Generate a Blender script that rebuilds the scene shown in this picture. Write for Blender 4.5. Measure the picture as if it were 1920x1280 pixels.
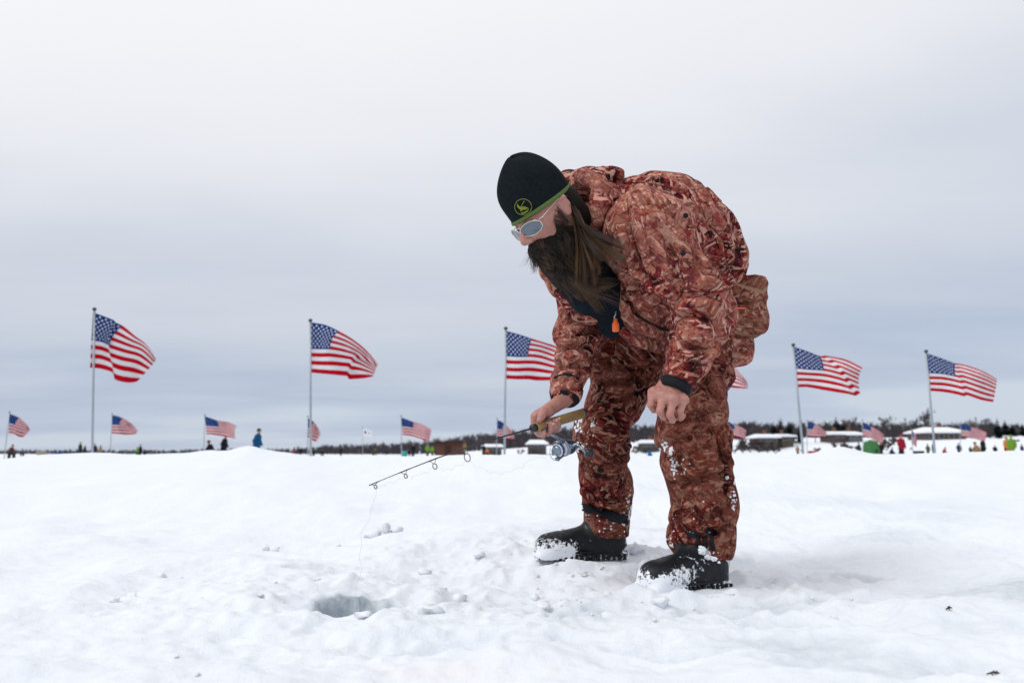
import bpy, bmesh, math, random
import numpy as np
from mathutils import Vector, Matrix
from mathutils.bvhtree import BVHTree

random.seed(7); RNG = np.random.default_rng(7)
for o in list(bpy.data.objects): bpy.data.objects.remove(o)
SC = bpy.context.scene
COL = SC.collection

# ------------------------------------------------------------------ camera
HC, FPX, HOR = 0.392, 1540.0, 210.0          # camera height, focal length in photo pixels, horizon below centre
PITCH = math.atan(HOR / FPX)
cam_d = bpy.data.cameras.new('camera'); cam = bpy.data.objects.new('camera', cam_d); COL.objects.link(cam)
cam_d.sensor_width = 36.0; cam_d.lens = FPX / 1920 * 36
cam_d.clip_start = 0.05; cam_d.clip_end = 9000
cam.location = (0, 0, HC); cam.rotation_euler = (math.pi / 2 + PITCH, 0, 0)
cam_d.dof.use_dof = True; cam_d.dof.focus_distance = 2.62; cam_d.dof.aperture_fstop = 3.6; cam_d.dof.aperture_blades = 0
SC.camera = cam

# ------------------------------------------------------------------ sky, sun, exposure
W = bpy.data.worlds.new('World'); SC.world = W; W.use_nodes = True
SUN_EL, SUN_AZ = math.radians(52), math.radians(-119)   # azimuth measured from +Y towards +X
def build_world():
    nt = W.node_tree; n = nt.nodes; l = nt.links; n.clear()
    out = n.new('ShaderNodeOutputWorld')
    sky = n.new('ShaderNodeTexSky'); sky.sky_type = 'NISHITA'; sky.sun_disc = False
    sky.sun_elevation = SUN_EL; sky.sun_rotation = SUN_AZ
    bg1 = n.new('ShaderNodeBackground'); bg1.inputs[1].default_value = 0.10; l.new(sky.outputs[0], bg1.inputs[0])
    tc = n.new('ShaderNodeTexCoord')
    sep = n.new('ShaderNodeSeparateXYZ'); l.new(tc.outputs['Generated'], sep.inputs[0])
    def math_(op, a, b=None, c=None):
        m = n.new('ShaderNodeMath'); m.operation = op
        for i, x in enumerate((a, b, c)):
            if x is None: continue
            if isinstance(x, (int, float)): m.inputs[i].default_value = x
            else: l.new(x, m.inputs[i])
        return m.outputs[0]
    # the deck of stratus: direction projected on a flat layer overhead, so bands close up at the horizon
    zz = math_('MAXIMUM', sep.outputs[2], 0.0)
    den = math_('ADD', zz, 0.10)
    cx = math_('DIVIDE', sep.outputs[0], den); cy = math_('DIVIDE', sep.outputs[1], den)
    cmb = n.new('ShaderNodeCombineXYZ'); l.new(cx, cmb.inputs[0]); l.new(cy, cmb.inputs[1])
    no = n.new('ShaderNodeTexNoise'); no.inputs['Scale'].default_value = 0.55; no.inputs['Detail'].default_value = 7
    no.inputs['Roughness'].default_value = 0.5
    mp = n.new('ShaderNodeMapping'); mp.inputs['Scale'].default_value = (0.55, 1.0, 1); mp.inputs['Rotation'].default_value = (0, 0, 0.12)
    mp.inputs['Location'].default_value = (3.1, 0.4, 0)
    l.new(cmb.outputs[0], mp.inputs[0]); l.new(mp.outputs[0], no.inputs['Vector'])
    ramp = n.new('ShaderNodeValToRGB'); cr = ramp.color_ramp
    stops = [(0.0, (.60, .67, .77)), (0.03, (.53, .60, .73)), (0.075, (.48, .55, .685)), (0.13, (.56, .615, .72)), (0.22, (.65, .69, .77)),
             (0.36, (.83, .845, .89)), (0.55, (.95, .95, .965)), (1.0, (.95, .95, .965))]
    cr.elements[0].position = 0; cr.elements[1].position = 1
    for p, c in stops[1:-1]: cr.elements.new(p)
    for e, (p, c) in zip(sorted(cr.elements, key=lambda e: e.position), stops): e.position = p; e.color = (*c, 1)
    # thicker and thinner cloud lifts or lowers the tone; the thin side is to the left
    nz = math_('SUBTRACT', no.outputs[0], 0.5)
    amp = math_('MULTIPLY', nz, 0.42)
    side = math_('MULTIPLY', sep.outputs[0], -0.20)
    side = math_('MULTIPLY', side, math_('MINIMUM', math_('MULTIPLY', zz, 3.0), 1.0))
    pos = math_('ADD', math_('ADD', zz, amp), side)
    l.new(pos, ramp.inputs[0])
    # overcast sky luminance grows towards the zenith
    gain = math_('MULTIPLY_ADD', math_('POWER', zz, 1.3), 0.10, 1.0)
    bg2 = n.new('ShaderNodeBackground'); l.new(ramp.outputs[0], bg2.inputs[0]); l.new(gain, bg2.inputs[1])
    mix = n.new('ShaderNodeMixShader'); mix.inputs[0].default_value = 0.94
    l.new(bg1.outputs[0], mix.inputs[1]); l.new(bg2.outputs[0], mix.inputs[2]); l.new(mix.outputs[0], out.inputs[0])
build_world()
sun_d = bpy.data.lights.new('sun', 'SUN'); sun = bpy.data.objects.new('sun', sun_d); COL.objects.link(sun)
sun_d.energy = 1.1; sun_d.angle = math.radians(22); sun_d.color = (1.0, 0.98, 0.955)
sd = Vector((math.sin(SUN_AZ) * math.cos(SUN_EL), math.cos(SUN_AZ) * math.cos(SUN_EL), math.sin(SUN_EL)))
sun.rotation_euler = sd.to_track_quat('Z', 'Y').to_euler()
SC.view_settings.view_transform = 'Standard'; SC.view_settings.look = 'None'
SC.view_settings.exposure = 0.0; SC.view_settings.gamma = 1.0; SC.view_settings.use_curve_mapping = False
SC.render.engine = 'CYCLES'
SC.cycles.use_denoising = True
SC.cycles.max_bounces = 6; SC.cycles.diffuse_bounces = 3; SC.cycles.glossy_bounces = 3; SC.cycles.transparent_max_bounces = 8

# ------------------------------------------------------------------ helpers
S = 1.06
CT, ST = math.cos(PITCH), math.sin(PITCH)
def P(u, v, Y):
    """world point at distance Y (along +Y) seen at photo pixel (u, v)"""
    r, up = (u - 960) / FPX, (640 - v) / FPX
    d = (r, CT - up * ST, ST + up * CT)
    k = Y / d[1]
    return np.array((d[0] * k, Y, HC + d[2] * k))
def J(u, v, yb): return P(u, v, yb * S)
def unit(a):
    a = np.asarray(a, float); return a / (np.linalg.norm(a) + 1e-12)

def hash3(ix, iy, iz, seed):
    h = (ix.astype(np.int64) * 374761393 + iy.astype(np.int64) * 668265263 + iz.astype(np.int64) * 2147483647 + seed * 1274126177) & 0xffffffff
    h = ((h ^ (h >> 13)) * 1274126177) & 0xffffffff
    return ((h ^ (h >> 16)) & 0xffffff).astype(np.float32) / 0xffffff
def vnoise(p, seed=0):
    """gradient-free smooth value noise in [-1, 1]; p is (n, 3)"""
    p = np.asarray(p, np.float64); i = np.floor(p).astype(np.int64); f = p - i
    f = f * f * f * (f * (f * 6 - 15) + 10)
    x, y, z = i[:, 0], i[:, 1], i[:, 2]
    r = 0
    for dx in (0, 1):
        wx = f[:, 0] if dx else 1 - f[:, 0]
        for dy in (0, 1):
            wy = f[:, 1] if dy else 1 - f[:, 1]
            for dz in (0, 1):
                wz = f[:, 2] if dz else 1 - f[:, 2]
                r = r + hash3(x + dx, y + dy, z + dz, seed) * wx * wy * wz
    return r * 2 - 1
def fbm(p, oct=4, seed=0, gain=0.5):
    p = np.asarray(p, np.float64); a, s = 1.0, 0
    for o in range(oct):
        s = s + a * vnoise(p * (2.03 ** o) + 17.3 * o, seed + o); a *= gain
    return s

def mesh_obj(name, verts, faces, mat=None, parent=None, smooth=True):
    me = bpy.data.meshes.new(name)
    verts = np.asarray(verts, np.float32)
    if isinstance(faces, np.ndarray) and faces.ndim == 2:
        k = faces.shape[1]
        me.vertices.add(len(verts)); me.vertices.foreach_set('co', verts.ravel())
        me.loops.add(faces.size); me.loops.foreach_set('vertex_index', faces.astype(np.int32).ravel())
        me.polygons.add(len(faces)); me.polygons.foreach_set('loop_start', np.arange(0, faces.size, k, dtype=np.int32))
        me.update(calc_edges=True)
    else:
        me.from_pydata([tuple(map(float, v)) for v in verts], [], [tuple(int(i) for i in f) for f in faces])
    if smooth and len(me.polygons): me.polygons.foreach_set('use_smooth', np.ones(len(me.polygons), bool))
    me.validate(); me.update()
    ob = bpy.data.objects.new(name, me); COL.objects.link(ob)
    if mat is not None: me.materials.append(mat)
    if parent is not None: ob.parent = parent
    return ob
def tag(o, label, cat, group=None):
    o['label'] = label; o['category'] = cat
    if group: o['group'] = group
    return o
def empty(name, loc=(0, 0, 0)):
    o = bpy.data.objects.new(name, None); COL.objects.link(o); o.location = loc; o.empty_display_size = 0.1
    return o
def adopt(child, parent):
    """parent while keeping the world place (parents are only translated)"""
    child.parent = parent; child.matrix_parent_inverse = Matrix.Translation(-Vector(parent.location)); return child

class MB:
    """collects pieces of ONE mesh"""
    def __init__(s): s.v = []; s.f = []; s.n = 0
    def add(s, v, f):
        v = np.asarray(v, float); s.v.append(v); s.f += [tuple(int(i) + s.n for i in q) for q in f]; s.n += len(v); return s
    def build(s, name, mat, parent=None, smooth=True):
        return mesh_obj(name, np.concatenate(s.v), s.f, mat, parent, smooth)
    def tube(s, pts, rad, sides=6, cap=True):
        pts = [np.asarray(p, float) for p in pts]; n = len(pts)
        rad = [rad] * n if np.isscalar(rad) else list(rad)
        vs = []; prev = None
        for i, p in enumerate(pts):
            t = unit(pts[min(i + 1, n - 1)] - pts[max(i - 1, 0)])
            if prev is None:
                a = np.array((0, 0, 1.)) if abs(t[2]) < .9 else np.array((1., 0, 0))
                nx = unit(np.cross(t, a))
            else: nx = unit(prev - t * np.dot(prev, t))
            prev = nx; ny = np.cross(t, nx)
            for k in range(sides):
                a = 2 * math.pi * k / sides
                vs.append(p + (nx * math.cos(a) + ny * math.sin(a)) * rad[i])
        fs = []
        for i in range(n - 1):
            for k in range(sides):
                a, b = i * sides + k, i * sides + (k + 1) % sides
                fs.append((a, b, b + sides, a + sides))
        if cap:
            fs.append(tuple(range(sides - 1, -1, -1))); fs.append(tuple(range((n - 1) * sides, n * sides)))
        return s.add(vs, fs)
    def box(s, c, half, R=None):
        c = np.asarray(c, float); R = np.eye(3) if R is None else np.asarray(R, float)
        v = [c + R @ (np.array((x, y, z)) * half) for x in (-1, 1) for y in (-1, 1) for z in (-1, 1)]
        return s.add(v, [(0, 1, 3, 2), (4, 6, 7, 5), (0, 4, 5, 1), (2, 3, 7, 6), (0, 2, 6, 4), (1, 5, 7, 3)])
    def lathe(s, base, axis, prof, sides=20):
        """prof: list of (distance along axis, radius)"""
        base = np.asarray(base, float); t = unit(axis)
        a = np.array((0, 0, 1.)) if abs(t[2]) < .9 else np.array((1., 0, 0))
        nx = unit(np.cross(t, a)); ny = np.cross(t, nx); vs = []
        for d, r in prof:
            for k in range(sides):
                an = 2 * math.pi * k / sides
                vs.append(base + t * d + (nx * math.cos(an) + ny * math.sin(an)) * r)
        fs = []
        for i in range(len(prof) - 1):
            for k in range(sides):
                a_, b_ = i * sides + k, i * sides + (k + 1) % sides
                fs.append((a_, b_, b_ + sides, a_ + sides))
        fs.append(tuple(range(sides - 1, -1, -1))); fs.append(tuple(range((len(prof) - 1) * sides, len(prof) * sides)))
        return s.add(vs, fs)

# ---- signed distance fields meshed by surface nets
def cap(a, b, ra, rb=None, k=0.03, op='u'): return ('cap', np.asarray(a, float), np.asarray(b, float), ra, ra if rb is None else rb, k, op)
def ell(c, r, R=None, k=0.03, op='u'):
    r = np.array((r, r, r), float) if np.isscalar(r) else np.asarray(r, float)
    return ('ell', np.asarray(c, float), r, np.eye(3) if R is None else np.asarray(R, float), None, k, op)
def rbox(c, half, R=None, rnd=0.02, k=0.02, op='u'):
    return ('box', np.asarray(c, float), np.asarray(half, float), np.eye(3) if R is None else np.asarray(R, float), rnd, k, op)
def plane(p, nrm, k=0.01): return ('pln', np.asarray(p, float), unit(nrm), None, None, k, 'cut')   # cuts away what lies on the side nrm points to

def prim_dist(pr, X):
    t = pr[0]
    if t == 'cap':
        a, b, ra, rb = pr[1:5]; ab = b - a; L = float(ab @ ab) + 1e-12
        h = np.clip(((X - a) @ ab) / L, 0, 1)
        return np.sqrt((((X - a) - h[..., None] * ab) ** 2).sum(-1)) - (ra + (rb - ra) * h)
    if t == 'ell':
        q = (X - pr[1]) @ pr[3]; r = pr[2]
        k0 = np.sqrt(((q / r) ** 2).sum(-1)); k1 = np.sqrt(((q / (r * r)) ** 2).sum(-1)) + 1e-9
        return k0 * (k0 - 1) / k1
    if t == 'box':
        q = np.abs((X - pr[1]) @ pr[3]) - (pr[2] - pr[4])
        return np.sqrt((np.maximum(q, 0) ** 2).sum(-1)) + np.minimum(q.max(-1), 0) - pr[4]
    return -((X - pr[1]) @ pr[2])
def prim_box(pr):
    t = pr[0]
    if t == 'cap':
        r = max(pr[3], pr[4]); return np.minimum(pr[1], pr[2]) - r, np.maximum(pr[1], pr[2]) + r
    if t == 'ell': r = pr[2].max(); return pr[1] - r, pr[1] + r
    if t == 'box': r = np.linalg.norm(pr[2]); return pr[1] - r, pr[1] + r
    return None
def sdf_volume(prims, h, pad=0.03):
    bs = [prim_box(p) for p in prims if p[6] == 'u']
    lo = np.min([b[0] for b in bs], 0) - pad; hi = np.max([b[1] for b in bs], 0) + pad
    n = np.ceil((hi - lo) / h).astype(int) + 1
    F = np.full(n, 0.5, np.float32)
    ax = [lo[i] + h * np.arange(n[i]) for i in range(3)]
    for pr in prims:
        k = pr[5]; b = prim_box(pr)
        if b is None: i0, i1 = np.zeros(3, int), n
        else:
            i0 = np.clip(np.floor((b[0] - k - .02 - lo) / h).astype(int), 0, n); i1 = np.clip(np.ceil((b[1] + k + .02 - lo) / h).astype(int) + 1, 0, n)
        if (i1 <= i0).any(): continue
        X = np.stack(np.meshgrid(ax[0][i0[0]:i1[0]], ax[1][i0[1]:i1[1]], ax[2][i0[2]:i1[2]], indexing='ij'), -1)
        d = prim_dist(pr, X).astype(np.float32); sl = tuple(slice(a, b_) for a, b_ in zip(i0, i1)); f = F[sl]
        if pr[6] == 'u':
            hh = np.maximum(k - np.abs(f - d), 0) / k; F[sl] = np.minimum(f, d) - hh * hh * k * .25
        else:                                   # 's' smooth subtraction, 'cut' half-space
            e = -d; hh = np.maximum(k - np.abs(f - e), 0) / k; F[sl] = np.maximum(f, e) + hh * hh * k * .25
    return F, lo
def surface_nets(F, lo, h):
    s = F < 0; n = np.array(F.shape)
    c = s[:-1, :-1, :-1].astype(np.int8)
    tot = sum(s[dx:n[0] - 1 + dx, dy:n[1] - 1 + dy, dz:n[2] - 1 + dz].astype(np.int8) for dx in (0, 1) for dy in (0, 1) for dz in (0, 1))
    act = np.argwhere((tot > 0) & (tot < 8))
    idx = -np.ones(n - 1, np.int64); idx[act[:, 0], act[:, 1], act[:, 2]] = np.arange(len(act))
    corner = np.array([(x, y, z) for x in (0, 1) for y in (0, 1) for z in (0, 1)])
    val = np.stack([F[act[:, 0] + o[0], act[:, 1] + o[1], act[:, 2] + o[2]] for o in corner], 1)
    acc = np.zeros((len(act), 3)); cnt = np.zeros(len(act))
    for i in range(8):
        for j in range(i + 1, 8):
            if np.abs(corner[i] - corner[j]).sum() != 1: continue
            a, b = val[:, i], val[:, j]; m = (a < 0) != (b < 0)
            t = np.where(m, a / np.where(m, a - b, 1), 0)
            p = corner[i] + t[:, None] * (corner[j] - corner[i])
            acc[m] += p[m]; cnt += m
    V = lo + (act + acc / cnt[:, None]) * h
    quads = []
    for axis in range(3):
        u, w = [(1, 2), (2, 0), (0, 1)][axis]
        A = s; B = np.roll(s, -1, axis)
        e = np.argwhere(A != B)
        ok = (e[:, axis] < n[axis] - 1) & (e[:, u] > 0) & (e[:, w] > 0) & (e[:, u] < n[u] - 1) & (e[:, w] < n[w] - 1)
        e = e[ok]
        def cell(du, dw):
            q = e.copy(); q[:, u] -= du; q[:, w] -= dw; return idx[q[:, 0], q[:, 1], q[:, 2]]
        q = np.stack([cell(1, 1), cell(0, 1), cell(0, 0), cell(1, 0)], 1)
        flip = ~s[e[:, 0], e[:, 1], e[:, 2]]
        q[flip] = q[flip][:, ::-1]
        quads.append(q)
    return V, np.concatenate(quads)
def vnormals(V, Q):
    nr = np.cross(V[Q[:, 2]] - V[Q[:, 0]], V[Q[:, 3]] - V[Q[:, 1]]); N = np.zeros_like(V)
    for k in range(4): np.add.at(N, Q[:, k], nr)
    return N / (np.linalg.norm(N, axis=1, keepdims=True) + 1e-12)
def relax(V, Q, it=2, f=0.5):
    for _ in range(it):
        A = np.zeros_like(V); C = np.zeros(len(V))
        for k in range(4):
            a, b = Q[:, k], Q[:, (k + 1) % 4]
            np.add.at(A, a, V[b]); np.add.at(C, a, 1); np.add.at(A, b, V[a]); np.add.at(C, b, 1)
        V = V + f * (A / np.maximum(C, 1)[:, None] - V)
    return V
def sdf_mesh(prims, h, it=2):
    F, lo = sdf_volume(prims, h); V, Q = surface_nets(F, lo, h); return relax(V, Q, it), Q

# ------------------------------------------------------------------ materials
class NT:
    def __init__(s, name):
        s.m = bpy.data.materials.new(name); s.m.use_nodes = True; s.t = s.m.node_tree; s.n = s.t.nodes; s.l = s.t.links
        s.b = s.n['Principled BSDF']
    def node(s, typ, **kw):
        x = s.n.new(typ)
        for k, v in kw.items():
            if hasattr(x, k) and k not in x.inputs: setattr(x, k, v)
            else: s.set(x, k, v)
        return x
    def set(s, node, key, v):
        inp = node.inputs[key]
        if isinstance(v, bpy.types.NodeSocket): s.l.new(v, inp)
        else: inp.default_value = v
    def coord(s): return s.node('ShaderNodeTexCoord').outputs['Object']
    def mapping(s, vec, scale=(1, 1, 1), loc=(0, 0, 0), rot=(0, 0, 0)):
        m = s.node('ShaderNodeMapping'); s.l.new(vec, m.inputs[0])
        m.inputs['Scale'].default_value = scale; m.inputs['Location'].default_value = loc; m.inputs['Rotation'].default_value = rot
        return m.outputs[0]
    def noise(s, vec, scale, detail=3, rough=.5, dist=0):
        x = s.node('ShaderNodeTexNoise'); s.l.new(vec, x.inputs['Vector'])
        x.inputs['Scale'].default_value = scale; x.inputs['Detail'].default_value = detail
        x.inputs['Roughness'].default_value = rough; x.inputs['Distortion'].default_value = dist
        return x.outputs[0]
    def ramp(s, fac, stops, interp='LINEAR'):
        r = s.node('ShaderNodeValToRGB'); cr = r.color_ramp; cr.interpolation = interp
        for _ in stops[2:]: cr.elements.new(.5)
        for e, (p, c) in zip(cr.elements, stops):
            e.position = p; e.color = (*c, 1) if len(c) == 3 else c
        s.l.new(fac, r.inputs[0]); return r.outputs[0]
    def math(s, op, a, b=0.0, c=0.0):
        m = s.node('ShaderNodeMath', operation=op)
        for i, x in enumerate((a, b, c)): s.set(m, i, x)
        return m.outputs[0]
    def mix(s, fac, a, b, mode='MIX'):
        m = s.node('ShaderNodeMix', data_type='RGBA', blend_type=mode)
        for i, x in ((0, fac), (6, a), (7, b)):
            if isinstance(x, tuple) and len(x) == 3: x = (*x, 1)
            s.set(m, i, x)
        return m.outputs[2]
    def bump(s, h, strength, dist, prev=None):
        b = s.node('ShaderNodeBump'); s.l.new(h, b.inputs['Height']); b.inputs['Strength'].default_value = strength; b.inputs['Distance'].default_value = dist
        if prev is not None: s.l.new(prev, b.inputs['Normal'])
        return b.outputs[0]
    def out(s, color=None, rough=None, normal=None, metal=None, **kw):
        for k, v in (('Base Color', color), ('Roughness', rough), ('Normal', normal), ('Metallic', metal)):
            if v is None: continue
            if isinstance(v, tuple) and len(v) == 3: v = (*v, 1)
            s.set(s.b, k, v)
        for k, v in kw.items(): s.set(s.b, k.replace('_', ' '), v)
        return s.m
_plain = {}
def plain(name, col, rough=.7, metal=0.0, var=.25, scale=30):
    """a plain colour with fine mottling"""
    if name in _plain: return _plain[name]
    t = NT(name); f = t.noise(t.coord(), scale, 3, .6)
    c = t.mix(f, tuple(x * (1 - var) for x in col), tuple(min(1, x * (1 + var)) for x in col))
    _plain[name] = t.out(c, rough, None, metal, Specular_IOR_Level=.5 if metal or rough < .55 else .15); return _plain[name]

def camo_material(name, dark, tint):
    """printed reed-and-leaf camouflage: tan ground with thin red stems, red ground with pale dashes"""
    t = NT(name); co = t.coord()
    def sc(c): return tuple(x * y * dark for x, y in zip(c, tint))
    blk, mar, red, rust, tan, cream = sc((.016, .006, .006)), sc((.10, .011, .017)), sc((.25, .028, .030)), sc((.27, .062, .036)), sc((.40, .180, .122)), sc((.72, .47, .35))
    def blades(seed, cell, sx, sz, dist=.25, det=1.0):
        v = t.node('ShaderNodeTexVoronoi'); t.l.new(t.mapping(co, (1, 1, 1), (seed, seed * .7, seed * 1.3)), v.inputs['Vector']); v.inputs['Scale'].default_value = cell
        rv = t.node('ShaderNodeVectorMath', operation='SCALE'); t.l.new(v.outputs['Color'], rv.inputs[0]); rv.inputs['Scale'].default_value = 6.28
        rot = t.node('ShaderNodeVectorRotate', rotation_type='EULER_XYZ'); t.l.new(co, rot.inputs['Vector']); t.l.new(rv.outputs[0], rot.inputs['Rotation'])
        return t.noise(t.mapping(rot.outputs[0], (sx, sx, sz), (seed * 3, 0, 0)), 1, det, .5, dist)
    def stems(n, w): return t.ramp(n, [(.60 - w, (0, 0, 0)), (.635 - w, (1, 1, 1))])
    A, B, C, D = blades(1, 7, 62, 5, .1), blades(5.3, 8, 66, 6, .1), blades(9.1, 7, 96, 6, .1), blades(3.7, 7, 34, 6, .3, 1.5)
    n1 = t.noise(t.mapping(co, (1, 1, .55), (0, 0, 0), (.3, .6, 0)), 15, 3, .6, .6); n2 = t.noise(t.mapping(co, (1, 1, 1), (8, 3, 1)), 14, 3, .6, .8)
    # pale ground
    pa = t.ramp(n1, [(.36, rust), (.44, tan), (.56, tan), (.66, cream)])
    pa = t.mix(t.math('MULTIPLY', stems(A, .035), .85), pa, red); pa = t.mix(t.math('MULTIPLY', stems(C, .03), .8), pa, cream)
    pa = t.mix(t.math('MULTIPLY', stems(B, .05), .75), pa, rust)
    # red ground
    pb = t.ramp(n1, [(.35, blk), (.44, mar), (.53, red), (.64, rust)])
    pb = t.mix(t.math('MULTIPLY', t.ramp(B, [(.56, (0, 0, 0)), (.60, (1, 1, 1))]), .85), pb, tan); pb = t.mix(t.math('MULTIPLY', stems(A, .028), .8), pb, cream)
    pb = t.mix(t.math('MULTIPLY', t.ramp(C, [(.36, (1, 1, 1)), (.41, (0, 0, 0))]), .9), pb, blk)
    reg = t.ramp(t.noise(co, 5.5, 4, .62, 1.0), [(.38, (0, 0, 0)), (.55, (1, 1, 1))])
    c = t.mix(reg, pa, pb)
    # leaf shapes, some dark, some pale
    c = t.mix(t.math('MULTIPLY', t.ramp(D, [(.62, (0, 0, 0)), (.65, (1, 1, 1))]), .65), c, mar)
    c = t.mix(t.math('MULTIPLY', t.ramp(D, [(.33, (1, 1, 1)), (.36, (0, 0, 0))]), .8), c, sc((.50, .30, .21)))
    c = t.mix(t.math('MULTIPLY', t.ramp(n2, [(.60, (0, 0, 0)), (.70, (1, 1, 1))]), .4), c, blk)
    fold = t.noise(t.mapping(co, (15, 15, 8)), 1, 3, .55, 1.6)
    fold = t.math('ABSOLUTE', t.math('SUBTRACT', fold, .5)); f2 = t.math('ABSOLUTE', t.math('SUBTRACT', t.noise(t.mapping(co, (11, 11, 26), (3, 1, 2), (.5, .4, 0)), 1, 2, .5, 1.2), .5))
    fold = t.math('ADD', fold, t.math('MULTIPLY', f2, .8))
    nrm = t.bump(fold, .8, .022); nrm = t.bump(t.noise(co, 420, 2), .18, .002, nrm)
    return t.out(c, .88, nrm, Specular_IOR_Level=.12)
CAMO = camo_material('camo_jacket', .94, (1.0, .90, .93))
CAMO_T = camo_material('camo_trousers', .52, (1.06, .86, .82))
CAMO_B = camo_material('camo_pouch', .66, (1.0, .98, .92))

def snow_material():
    t = NT('snow'); co = t.coord()
    g = t.node('ShaderNodeAttribute', attribute_name='slush')
    n1 = t.noise(co, 3.0, 5, .6); n2 = t.noise(co, 60, 4, .65)
    c = t.mix(n1, (.745, .785, .845), (.82, .85, .885))
    gr = t.math('MULTIPLY', g.outputs['Fac'], 1.0)
    wet = t.ramp(t.noise(co, 24, 4, .6), [(.3, (.40, .465, .51)), (.7, (.64, .70, .745))])
    c = t.mix(gr, c, wet)
    dirt = t.node('ShaderNodeAttribute', attribute_name='dirt')
    c = t.mix(t.math('MULTIPLY', dirt.outputs['Fac'], .3), c, (.78, .68, .62))
    nrm = t.bump(t.noise(co, 38, 5, .65), .5, .012); nrm = t.bump(t.noise(co, 210, 3, .6), .35, .003, nrm)
    r = t.math('SUBTRACT', .8, t.math('MULTIPLY', gr, .5))
    return t.out(c, r, nrm, Specular_IOR_Level=.3)
SNOW = snow_material()
def clump_material():
    t = NT('snow_clump'); co = t.coord()
    nrm = t.bump(t.noise(co, 160, 3, .6), .4, .004)
    return t.out(t.mix(t.noise(co, 40, 2), (.77, .80, .85), (.85, .87, .90)), .7, nrm)
CLUMP = clump_material()

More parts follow.
